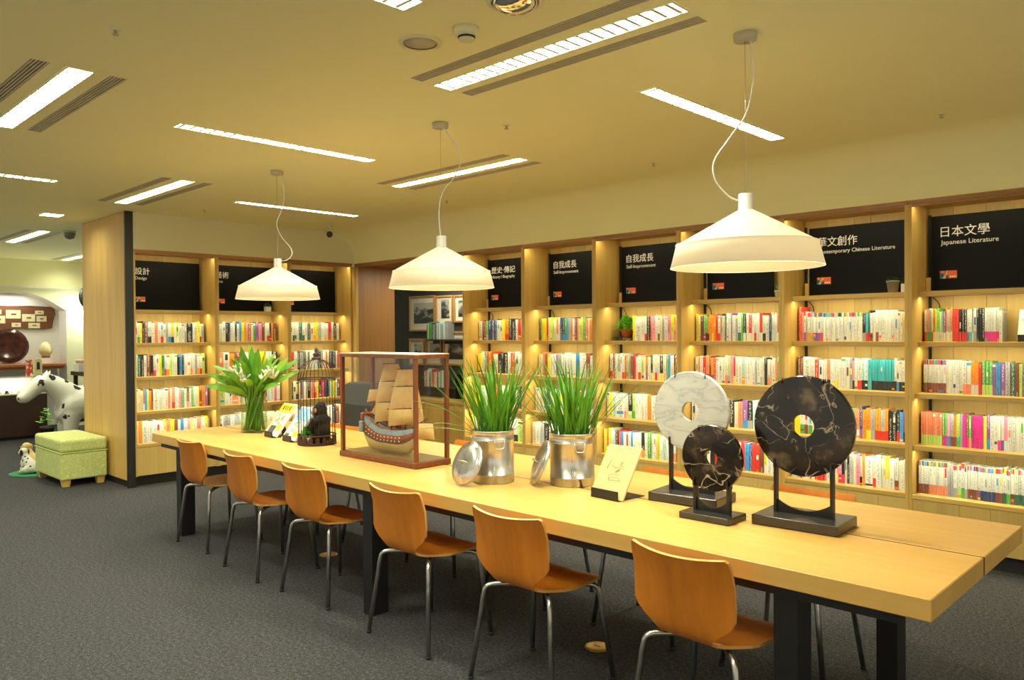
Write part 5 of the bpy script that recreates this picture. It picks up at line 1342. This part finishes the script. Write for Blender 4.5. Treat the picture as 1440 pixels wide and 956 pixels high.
# lying black books under the leafy pot
lb = Vector((BX[2], YW, 0))
for k, (xa, zz, cc, lab) in enumerate([(0.055, 0.0, 'k', 'black book lying flat under the left of the leafy pot'), (0.165, 0.0, 'k', 'black book lying flat under the right of the leafy pot')]):
    bb = dict(w=0.028, h=0.108, d=0.145, band=None, top=False, col=PAL[cc], tcol=None, rr=0.3 * k)
    me = colour_mesh('book', *book_parts(bb)); o = obj('book', me, None, None, (BX[2] + xa, YW + 0.21, SHELF_Z[1] + 0.028), (0, R(90), 0))
    tag(o, lab, 'book', 'books lying flat'); MB().box(0.0014, 0.0266, 0.0014, 0.141, 0.003, 0.1045).build('pages', 'paper', o)
pot_plant('potted_plant', 'leafy green plant in a terracotta pot on the top book shelf', (BX[2] + 0.165, YW + 0.27, SHELF_Z[1] + 0.0285), 'pot', 0.058, 0.075, 'terracotta', 'bush', 0.098, 0.135, 420, 0.034, seed=8)
pot_plant('potted_cactus', 'small cactus in a white pot beside the lamp-covered sign', (BX[3] + 0.765, YW + 0.20, SHELF_Z[0]), 'pot', 0.03, 0.05, 'white_pot', 'cactus', 0, 0.075, 0, 0)
pot_plant('potted_succulent', 'grey concrete pot of succulents beside the Chinese literature sign', (BX[4] + 0.722, YW + 0.20, SHELF_Z[0]), 'pot', 0.042, 0.085, 'concrete', 'succulent', 0.048, 0.035, 110, 0.022, seed=3)
pot_plant('potted_succulent', 'white square pot of succulents right of the concrete pot', (BX[4] + 0.805, YW + 0.20, SHELF_Z[0]), 'pot', 0.034, 0.06, 'white_pot', 'succulent', 0.032, 0.05, 90, 0.02, True, 5)
pot_plant('potted_succulent', 'white square pot of moss on the left bookcase below the far lamp', (XLW - 0.20, 4.515, SHELF_Z[0]), 'pot', 0.042, 0.06, 'white_pot', 'succulent', 0.045, 0.06, 140, 0.02, True, 6)
# display stand with a book on the Japanese literature shelf, bookend
s4 = (BX[5] + 0.66, YW + 0.19, SHELF_Z[1])
stand('book_stand', 'black stand on the Japanese literature shelf', s4, 0, 0.15)
o = leaning('picture_book', 'pale picture book leaning on a stand at the right edge', 'book', stand_off(s4, 0, 0.010, 0.009), 0, 0.16, 0.215, 0.014, 'mag_white', 66)
face(o, -0.065, 0.06, 0.09, 0.19, mat_print('soft_cover_art', [(0.72, 0.66, 0.52), (0.74, 0.70, 0.62), (0.60, 0.36, 0.20), (0.70, 0.60, 0.45)], 30), 'cover_art'); MB().box(-0.077, 0.079, 0.002, 0.012, 0, 0.2155).build('pages', 'paper', o)
t = thing('bookend', 'clear bookend holding up the Japanese paperbacks', 'bookend', (BX[5] + 0.503, YW + 0.20, SHELF_Z[1]))
MB().box(0, 0.003, 0, 0.12, 0.002, 0.19).build('upright', 'glass', t); MB().box(0, 0.06, 0, 0.12, 0, 0.002).build('foot', 'glass', t)
# loose cables behind the top shelf
for i in (0, 1, 2, 3, 4, 5):
    pts = [(0.05, 0.362, 1.74), (0.085, 0.36, 1.70), (0.09, 0.36, 1.66), (0.055, 0.36, 1.64), (0.043, 0.358, 1.66)]
    o = MB().tube(catmull(pts, 5), 0.003, 6).build('cable', 'rubber', None, loc=(BX[i], YW, 0)); o.parent = BAYS[i][2]; o.location = (0, 0, 0)

# ================================================================== passage: frames, shelf books, cabinet
def frame(x0, x1, z0, z1, y, lab, inset, seed):
    t = thing('framed_photo', lab, 'framed photo', ((x0 + x1) / 2, y, z0), 0, 'framed black and white photos')
    w, h = (x1 - x0), z1 - z0; b = 0.022
    for (a0, a1, c0, c1) in ((-w / 2, w / 2, 0, b), (-w / 2, w / 2, h - b, h), (-w / 2, -w / 2 + b, b, h - b), (w / 2 - b, w / 2, b, h - b)):
        MB().box(a0, a1, -0.03, 0, c0, c1).build('rail', 'frame_wood', t, 0.001)
    MB().box(-w / 2 + b, w / 2 - b, -0.012, -0.002, b, h - b).build('mat_board', 'mat_board', t)
    l, r_, bt, tp = inset
    ph = MB().box(-w / 2 + l * w, w / 2 - r_ * w, -0.0135, -0.012, -h * (0.5 - bt), h * (0.5 - tp)).build('photo', mat_photo(seed), t, loc=(0, 0, h / 2))
FY = PB
def fpx(u, v, y):
    d = cf + cr * ((u - 720) / F_PX) - cu * ((v - 478) / F_PX); k = y / d.y
    return d.x * k, CAM_H + d.z * k
for (u0, v0, u1, v1, lab, ins, s) in [(577.5, 417, 613.5, 465.5, 'largest framed photo on the left of the charcoal wall', (.16, .06, .22, .2), 1), (614.5, 416, 638.5, 453.5, 'narrow framed photo with a dark figure, top row', (.3, .22, .16, .14), 2),
                                      (640, 415, 668, 453, 'framed photo at the top right, half hidden by the bookcase', (.2, .2, .2, .2), 3), (577.5, 476, 598.5, 513.5, 'small framed photo, left of the lower row', (.3, .2, .3, .2), 4),
                                      (600.5, 476, 622.5, 513.5, 'small framed photo, middle of the lower row', (.26, .14, .28, .16), 5), (625, 466, 662, 514.5, 'larger framed photo, right of the lower row', (.16, .16, .18, .18), 6)]:
    xa, za = fpx(u0, v0, FY); xb, zb = fpx(u1, v1, FY)
    frame(xa, xb, zb, za, FY - 0.001, lab, ins, s)
def small_shelf(u0, u1, v, tokens, lab, seed):
    xa, z = fpx(u0, v, FY - 0.10); xb, _ = fpx(u1, v, FY - 0.10)
    t = thing('wall_shelf', lab, 'shelf', (xa, FY - 0.13, z), 0, 'shelves on the charcoal wall')
    MB().box(0, xb - xa, 0, 0.13, -0.02, 0).build('board', 'dark_wood', t); MB().box(0.02, xb - xa - 0.02, 0.11, 0.13, -0.06, -0.02).build('bracket', 'black_metal', t)
    rr = random.Random(seed); V, Fc, C, I, U = [], [], [], [], []; x = xa + 0.01
    n = 0
    for c in tokens:
        w_ = rr.uniform(0.018, 0.034)
        bb = dict(w=w_, h=rr.uniform(0.19, 0.24), d=0.105, band=None, top=False, col=PAL[c], tcol=None, rr=rr.random())
        if x + w_ > xb: break
        n += 1
        o = obj('book', colour_mesh('book', *book_parts(bb)), None, None, (x, FY - 0.12, z)); tag(o, '%s book, %s from left on the %s' % (NAME[c], ORD(n), lab.split(' with')[0]), 'book', 'books in the passage')
        x += w_ + 0.001
small_shelf(601, 655, 477, 'dldgkekaeaeeaee', 'upper charcoal wall shelf with green books', 31)
small_shelf(598, 655, 543, 'wrwakwrswwkwgw', 'lower charcoal wall shelf with white books', 32)
t = thing('low_cabinet', 'low oak cabinet at the back of the passage', 'cabinet', (-7.30, 6.32, 0))
MB().box(-0.85, 0.95, 0.0, 0.37, 0.06, 0.64).build('body', 'oak_z', t); MB().box(-0.87, 0.97, -0.02, 0.375, 0.64, 0.675).build('top', 'oak_x', t, 0.002); MB().box(-0.83, 0.93, 0.03, 0.37, 0, 0.06).build('plinth', 'black_edge', t)
for k in range(4):
    d = MB().box(-0.84 + k * 0.447, -0.40 + k * 0.447, -0.018, 0.0, 0.08, 0.63).build('door', 'oak_z', t, 0.002)
    MB().box(-0.79 + k * 0.447, -0.45 + k * 0.447, -0.024, -0.018, 0.13, 0.58).build('raised_panel', 'oak_z', d, 0.003)
    MB().sphere((-0.43 + k * 0.447, -0.032, 0.36), 0.012, 10, 6).build('knob', 'brass', d)
t = thing('black_monitor', 'black screen standing on the low cabinet behind the ship case', 'monitor', (-6.99, 6.44, 0.675), R(10))
MB().box(-0.2, 0.2, -0.015, 0.015, 0.03, 0.33).build('screen', 'sign', t, 0.004); MB().lathe([(0, 0), (0.1, 0), (0.09, 0.012), (0.02, 0.02), (0.02, 0.06), (0, 0.06)], 20, (0, 0.02, 0)).build('stand', 'black_metal', t)
# dark upholstered chair behind the table
t = thing('upholstered_chair', 'dark grey high-backed chair seen through the ship case', 'chair', (-6.62, 4.75, 0), R(35))
pr = []
MB().prism([(-0.25, 0.42), (0.25, 0.42), (0.23, 0.75), (0.19, 1.0), (0.15, 1.035), (-0.15, 1.035), (-0.19, 1.0), (-0.23, 0.75)], 0.09, Matrix(((1, 0, 0, 0), (0, 0, 1, -0.30), (0, 1, 0, 0), (0, 0, 0, 1)))).build('backrest', 'grey_cloth', t, 0.02, 2)
MB().box(-0.26, 0.26, -0.22, 0.28, 0.33, 0.46).build('seat', 'grey_cloth', t, 0.03, 2)
for sx_ in (-1, 1):
    for sy_ in (-0.20, 0.22): MB().tube([(sx_ * 0.2, sy_, 0.34), (sx_ * 0.22, sy_ * 1.1, 0)], [0.02, 0.014], 10).build('leg', 'dark_wood', t)

# ================================================================== far room on the left
# ottoman
t = thing('ottoman', 'pale green patterned ottoman beside the wooden partition', 'ottoman', (-9.06, 2.645, 0))
MB().box(-0.44, 0.44, -0.215, 0.215, 0.07, 0.335).build('body', 'ottoman', t, 0.015, 2)
MB().box(-0.445, 0.445, -0.22, 0.22, 0.345, 0.475).build('cushion', 'ottoman', t, 0.03, 3)
MB().box(-0.447, 0.447, -0.222, 0.222, 0.335, 0.345).build('piping', 'ottoman', t, 0.003)
for ax in (-1, 1):
    for ay in (-1, 1): MB().lathe([(0, 0), (0.042, 0), (0.056, 0.072), (0, 0.072)], 4, (ax * 0.385, ay * 0.16, 0), False, a0=PI / 4).build('foot', 'oak_z', t)
# puppies on a green mat
t = tag(MB().lathe([(0, 0), (0.30, 0), (0.305, 0.006), (0.29, 0.010), (0.20, 0.009), (0.195, 0.007), (0.19, 0.009), (0.10, 0.009), (0.095, 0.007), (0.09, 0.009), (0, 0.009)], 48).build('round_mat', plain('green_mat', (0.02, 0.20, 0.07), 0.9, noise=0.3), None, loc=(-9.80, 2.56, 0)), 'round green mat under the puppy figures', 'mat')
M['puppy_tan'] = plain('tan_puppy', (0.62, 0.45, 0.17), 0.7)
tp = NT('spotted_puppy'); tp.set(Roughness=0.7)
v_ = tp.n('ShaderNodeTexVoronoi', i_Scale=22.0); tp.l(tp.coords(), v_.inputs['Vector']); tp.l(tp.ramp(v_.outputs['Distance'], [(0.22, (0.03, 0.028, 0.025)), (0.27, (0.72, 0.70, 0.58))]).outputs['Color'], tp.b.inputs['Base Color'])
def puppy(loc, rz, mat, lab, s=1.0):
    g = thing('puppy_figure', lab, 'figurine', loc, rz, 'puppy figurines on the mat')
    mb = MB()
    mb.tube([(0, 0.07, 0.06), (0, 0.03, 0.10), (0, -0.03, 0.155), (0, -0.045, 0.20)], [0.062, 0.06, 0.045, 0.034], 12); mb.sphere((0, 0.06, 0.055), (0.07, 0.075, 0.055))
    mb.sphere((0, -0.062, 0.235), (0.042, 0.047, 0.042)); mb.tube([(0, -0.08, 0.228), (0, -0.132, 0.215)], [0.028, 0.018], 10)
    for s_ in (-1, 1):
        mb.tube([(s_ * 0.032, -0.035, 0.14), (s_ * 0.036, -0.055, 0.06), (s_ * 0.036, -0.062, 0.016)], [0.026, 0.018, 0.016], 10); mb.sphere((s_ * 0.036, -0.075, 0.014), (0.018, 0.026, 0.014))
        mb.tube([(s_ * 0.055, 0.06, 0.05), (s_ * 0.07, 0.0, 0.04), (s_ * 0.07, -0.015, 0.016)], [0.04, 0.03, 0.018], 10)
    mb.tube([(0, 0.12, 0.03), (0.03, 0.18, 0.018), (0.08, 0.20, 0.016)], [0.014, 0.011, 0.007], 8)
    o = obj('body', remeshed(mb, 'puppy_body', 0.009, 4), mat, g)
    for s_ in (-1, 1):
        MB().sphere((s_ * 0.042, -0.05, 0.225), (0.010, 0.020, 0.034)).build('ear', mat if mat == 'puppy_tan' else 'dark', g); MB().sphere((s_ * 0.02, -0.103, 0.246), 0.0065, 8, 6).build('eye', 'dark', g)
    MB().sphere((0, -0.148, 0.218), 0.011, 8, 6).build('nose', 'dark', g)
    g.scale = (s, s, s)
puppy((-9.80, 2.44, 0.0095), R(-62), tp.m, 'spotted puppy figure sitting in front on the green mat')
puppy((-9.98, 2.52, 0.0095), R(-60), 'puppy_tan', 'tan puppy figure behind the spotted one', 1.12)
puppy((-9.72, 2.66, 0.0095), R(60), 'puppy_tan', 'tan puppy figure half hidden by the ottoman', 0.9)
# big spotted horse
g = thing('spotted_horse', 'large white plush horse with black spots lowering its head', 'stuffed animal', (-11.2, 3.32, 0), R(0))
mb = MB()   # faces -y
mb.tube([(0, 0.55, 0.62), (0, 0.38, 0.66), (0, 0.10, 0.62), (0, -0.10, 0.60), (0, -0.18, 0.62)], [0.17, 0.24, 0.24, 0.23, 0.17], 18)
mb.tube([(0, -0.02, 0.66), (0, -0.14, 0.80), (0, -0.26, 0.90), (0, -0.34, 0.945)], [0.21, 0.155, 0.12, 0.105], 16)
mb.tube([(0, -0.33, 0.945), (0, -0.40, 0.90), (0, -0.50, 0.80), (0, -0.56, 0.745)], [0.10, 0.105, 0.082, 0.078], 16); mb.sphere((0, -0.575, 0.74), (0.080, 0.085, 0.072))
for s_ in (-1, 1):
    mb.tube([(s_ * 0.12, -0.06, 0.52), (s_ * 0.125, -0.08, 0.30), (s_ * 0.125, -0.06, 0.16), (s_ * 0.125, -0.07, 0.0)], [0.115, 0.085, 0.070, 0.085], 12)
    mb.tube([(s_ * 0.12, 0.46, 0.55), (s_ * 0.125, 0.50, 0.32), (s_ * 0.125, 0.54, 0.18), (s_ * 0.125, 0.50, 0.0)], [0.14, 0.09, 0.07, 0.085], 12)
    mb.tube([(s_ * 0.06, -0.31, 1.01), (s_ * 0.075, -0.29, 1.085)], [0.034, 0.012], 8)
mb.tube([(0, 0.64, 0.70), (0, 0.74, 0.55), (0, 0.74, 0.35)], [0.05, 0.05, 0.03], 10)
obj('body', remeshed(mb, 'horse_body', 0.022, 5), 'spots', g)
for s_ in (-1, 1): MB().sphere((s_ * 0.088, -0.43, 0.90), 0.014, 10, 8).build('eye', 'dark', g)
for s_ in (-1, 1): MB().sphere((s_ * 0.045, -0.640, 0.735), 0.012, 8, 6).build('nostril', 'dark', g)
# counter with a lit glass top
t = thing('display_counter', 'dark display counter with a lit glass top', 'counter', (-13.45, 2.72, 0))
MB().box(-0.32, 0.35, -1.0, 0.80, 0.05, 0.655).build('body', 'dark_wood', t); MB().box(-0.30, 0.30, -0.98, 0.78, 0, 0.05).build('plinth', 'black_edge', t)
MB().box(-0.33, 0.36, -1.01, 0.81, 0.655, 0.675).build('ledge', 'far_wall', t)
for (x0, x1, y0, y1) in ((0.335, 0.340, -1.0, 0.79), (-0.31, 0.335, 0.785, 0.79)): MB().box(x0, x1, y0, y1, 0.675, 0.90).build('glass_front', 'glass', t)
MB().box(-0.31, 0.345, -1.0, 0.795, 0.90, 0.908).build('glass_top', 'glass', t)
MB().box(-0.315, -0.305, -1.0, 0.79, 0.675, 0.90).build('back_panel', 'white_enamel', t)
area('counter_lamp', (-13.45, 2.72, 0.895), 0.5, 1.5, 7, (1.0, 0.97, 0.9))
rr = random.Random(9)
for k in range(9):
    o = MB().lathe([(0, 0), (0.03, 0), (0.034, 0.01), (0.02, 0.02), (0.022, 0.04), (0, 0.045)], 12).build('trinket', 'white_pot' if k % 3 else 'charcoal', None, loc=(-13.22 + rr.uniform(-0.06, 0.06), 2.55 + k * 0.078, 0.675))
    tag(o, '%s small trinket, %s from left inside the lit display counter' % ('white' if k % 3 else 'dark', ORD(k + 1)), 'trinket', 'trinkets in the counter')
tag(MB().box(-0.05, 0.05, -0.07, 0.07, 0, 0.012).box(-0.045, 0.045, -0.012, 0.06, 0.012, 0.11).build('perfume_box', plain('teal_box', (0.03, 0.22, 0.25), 0.3), None, loc=(-13.25, 3.38, 0.675)), 'dark teal box at the end of the display counter', 'box')
# things on the counter top and in the niche
M['red_print'] = mat_print('red_white_print', [(0.55, 0.05, 0.03), (0.65, 0.6, 0.5), (0.45, 0.03, 0.02)], 40)
t = thing('tall_box', 'tall red and white printed box on the counter', 'box', (-13.60, 3.41, 0.908)); MB().box(-0.035, 0.035, -0.035, 0.035, 0, 0.30).build('carton', 'red_print', t, 0.002); MB().box(-0.036, 0.036, -0.036, 0.036, 0.24, 0.302).build('box_top', 'mag_white', t)
t = thing('wooden_figure', 'pale wooden carving standing on the counter', 'carving', (-13.35, 3.465, 0.908))
MB().box(-0.06, 0.06, -0.08, 0.08, 0, 0.03).build('base', 'card', t); MB().prism([(-0.055, 0.03), (0.055, 0.03), (0.06, 0.22), (0.03, 0.27), (-0.03, 0.26), (-0.06, 0.2)], 0.06, Matrix(((0, 0, 1, -0.03), (1, 0, 0, 0), (0, 1, 0, 0), (0, 0, 0, 1)))).build('figure', 'card', t, 0.008); MB().box(0.031, 0.036, -0.02, 0.02, 0.10, 0.21).build('slot', 'dark', t)
NX = FX - 0.42
ss = thing('niche_shelf', 'reddish wooden shelf across the arched niche', 'shelf', (FX - 0.20, 3.42, 1.06)); MB().box(-0.20, 0.24, -0.72, 0.72, -0.05, 0.0).build('board', 'red_wood', ss, 0.006)
MB().box(-0.20, 0.20, -0.70, 0.70, -0.09, -0.05).build('bearer', 'red_wood', ss)
t = thing('card_board', 'wavy dark wooden board covered with small cards', 'board', (NX + 0.002, 3.52, 1.63))
MB().prism([(-0.75, 0.0), (-0.3, -0.012), (0.1, 0.004), (0.42, -0.01), (0.545, 0.01), (0.56, 0.12), (0.60, 0.25), (0.585, 0.33), (0.53, 0.37), (0.2, 0.385), (-0.1, 0.375), (-0.4, 0.39), (-0.75, 0.38)], 0.03, Matrix(((0, 0, 1, 0), (1, 0, 0, 0), (0, 1, 0, 0), (0, 0, 0, 1)))).build('plank', 'board_wood', t, 0.004)
for (ya, za, yb, zb) in [(-0.33, .24, -.19, .315), (-.34, .09, -.14, .215), (-.13, .17, .08, .31), (.10, .12, .29, .245), (.29, .24, .42, .305), (.31, .12, .46, .215), (-.05, .03, .08, .10), (.19, .01, .36, .10), (-.52, .17, -.37, .29)]:
    MB().box(0.030, 0.034, ya, yb, za, zb).build('card', 'card', t); 
    MB().box(0.034, 0.0345, ya + (yb - ya) * .35, ya + (yb - ya) * .7, za + (zb - za) * .4, za + (zb - za) * .6).build('sketch', 'ink', t)
t = thing('dark_platter', 'large dark lacquer platter standing in the niche', 'platter', (NX + 0.20, 3.38, 1.06), 0)
pm = Matrix.Translation((0, 0, 0.29)) @ Matrix.Rotation(R(78), 4, 'Y')
MB().lathe([(0, 0.0), (0.20, 0.0), (0.27, 0.035), (0.285, 0.04), (0.28, 0.05), (0.19, 0.015), (0, 0.015)], 48, mat=pm).build('dish', plain('lacquer', (0.045, 0.012, 0.010), 0.12, noise=0.6, scale=9), t); MB().box(-0.08, 0.02, -0.10, 0.10, 0, 0.03).build('foot', 'mag_white', t)
t = thing('carved_egg', 'large pale carved egg on a small plinth', 'ornament', (NX + 0.26, 3.90, 1.06))
MB().box(-0.06, 0.06, -0.085, 0.085, 0, 0.09).build('plinth', 'niche', t); MB().lathe([(0, 0.10), (0.05, 0.11), (0.095, 0.17), (0.10, 0.22), (0.085, 0.29), (0.05, 0.34), (0, 0.36)], 28).build('egg', 'card', t)
MB().lathe([(0, 0.09), (0.06, 0.09), (0.065, 0.115), (0.045, 0.12), (0, 0.12)], 20).build('cradle', 'red_wood', t)
t = thing('side_counter', 'dark side counter crowded with small goods', 'counter', (-12.55, 3.98, 0))
MB().box(-0.85, 0.75, -0.05, 0.35, 0.90, 0.96).build('top', 'dark_wood', t); MB().box(-0.80, 0.70, 0.0, 0.32, 0.45, 0.48).build('shelf', 'dark_wood', t)
for ax in (-0.80, -0.3, 0.2, 0.68): MB().box(ax - 0.025, ax + 0.025, -0.02, 0.03, 0, 0.90).build('leg', 'dark_wood', t)
rr = random.Random(14); cols = ['niche', 'charcoal', 'card', 'white_pot', 'grey_cloth', 'dark_wood']
for k in range(11):
    r_ = rr.uniform(0.03, 0.05); h_ = rr.uniform(0.10, 0.22); zz = 0.96 if k < 7 else 0.48
    o = MB().lathe([(0, 0), (r_, 0), (r_, h_ * 0.7), (r_ * 0.4, h_ * 0.85), (r_ * 0.4, h_), (0, h_)], 14).build('jar', cols[k % 6], None, loc=(-12.94 + (k % 7) * 0.18, 4.10 + rr.uniform(-0.05, 0.1), zz)); tag(o, 'small jar, %s from left on the %s of the dark side counter' % (ORD(k + 1 if k < 7 else k - 6), 'top' if k < 7 else 'lower shelf'), 'jar', 'jars on the side counter')
t = thing('tissue_box', 'pale gift box on the side counter behind the horse', 'box', (-13.14, 3.96, 0.96)); MB().box(-0.10, 0.10, -0.03, 0.10, 0, 0.12).build('carton', 'niche', t, 0.004); MB().lathe([(0, 0.12), (0.05, 0.12), (0.07, 0.17), (0, 0.19)], 8, (0, 0.03, 0), False).build('tissue', plain('pink_tissue', (0.6, 0.35, 0.3), 0.9), t)
# small green plant near the horse
pot_plant('potted_shrub', 'small leafy plant beside the dark display counter', (-12.75, 3.42, 0), 'pot', 0.09, 0.20, 'charcoal', 'bush', 0.10, 0.30, 16, 0.10, seed=7)
# gong hanging behind the partition
t = thing('hanging_gong', 'black round gong hanging behind the partition edge', 'gong', (-11.0, 3.52, 2.00))
MB().lathe([(0, -0.03), (0.17, -0.02), (0.19, 0.0), (0.17, 0.02), (0, 0.03)], 32, mat=Matrix.Rotation(R(80), 4, 'Y')).build('disc', 'black_metal', t)
for k in range(9): MB().tube([(0.012 * math.cos(a) * (k % 2), 0.012 * math.cos(a) * (1 - k % 2), 0.20 + 0.055 * k + 0.03 * math.sin(a)) for a in [2 * PI * j / 8 for j in range(9)]], 0.004, 5, cap=False).build('chain_link', 'black_metal', t)
MB().tube([(0, 0, 0.68), (0, 0, CE - 2.00)], 0.004, 6).build('hook_rod', 'black_metal', t)
# wall washer behind the partition
t = thing('wall_washer', 'small wall light washing the far wall behind the partition', 'wall light', (FX, 4.52, 2.02))
MB().box(0, 0.06, -0.05, 0.05, 0, 0.08).build('bracket', 'white_enamel', t)
MB().lathe([(0.05, -0.005), (0.045, 0.06), (0.02, 0.085), (0, 0.085)], 20, (0.13, 0, 0)).build('lamp_head', 'white_enamel', t)
d = bpy.data.lights.new('washer_bulb', 'POINT'); d.energy = 34; d.color = (0.97, 1.0, 0.80); d.shadow_soft_size = 0.04
l = bpy.data.objects.new('washer_bulb', d); COL.objects.link(l); l.location = (FX + 0.13, 4.52, 1.98)
area('niche_fill', (FX - 0.15, 3.42, 2.19), 0.2, 0.5, 6, (1.0, 0.97, 0.86))  # area light without a fixture, brightens the niche interior
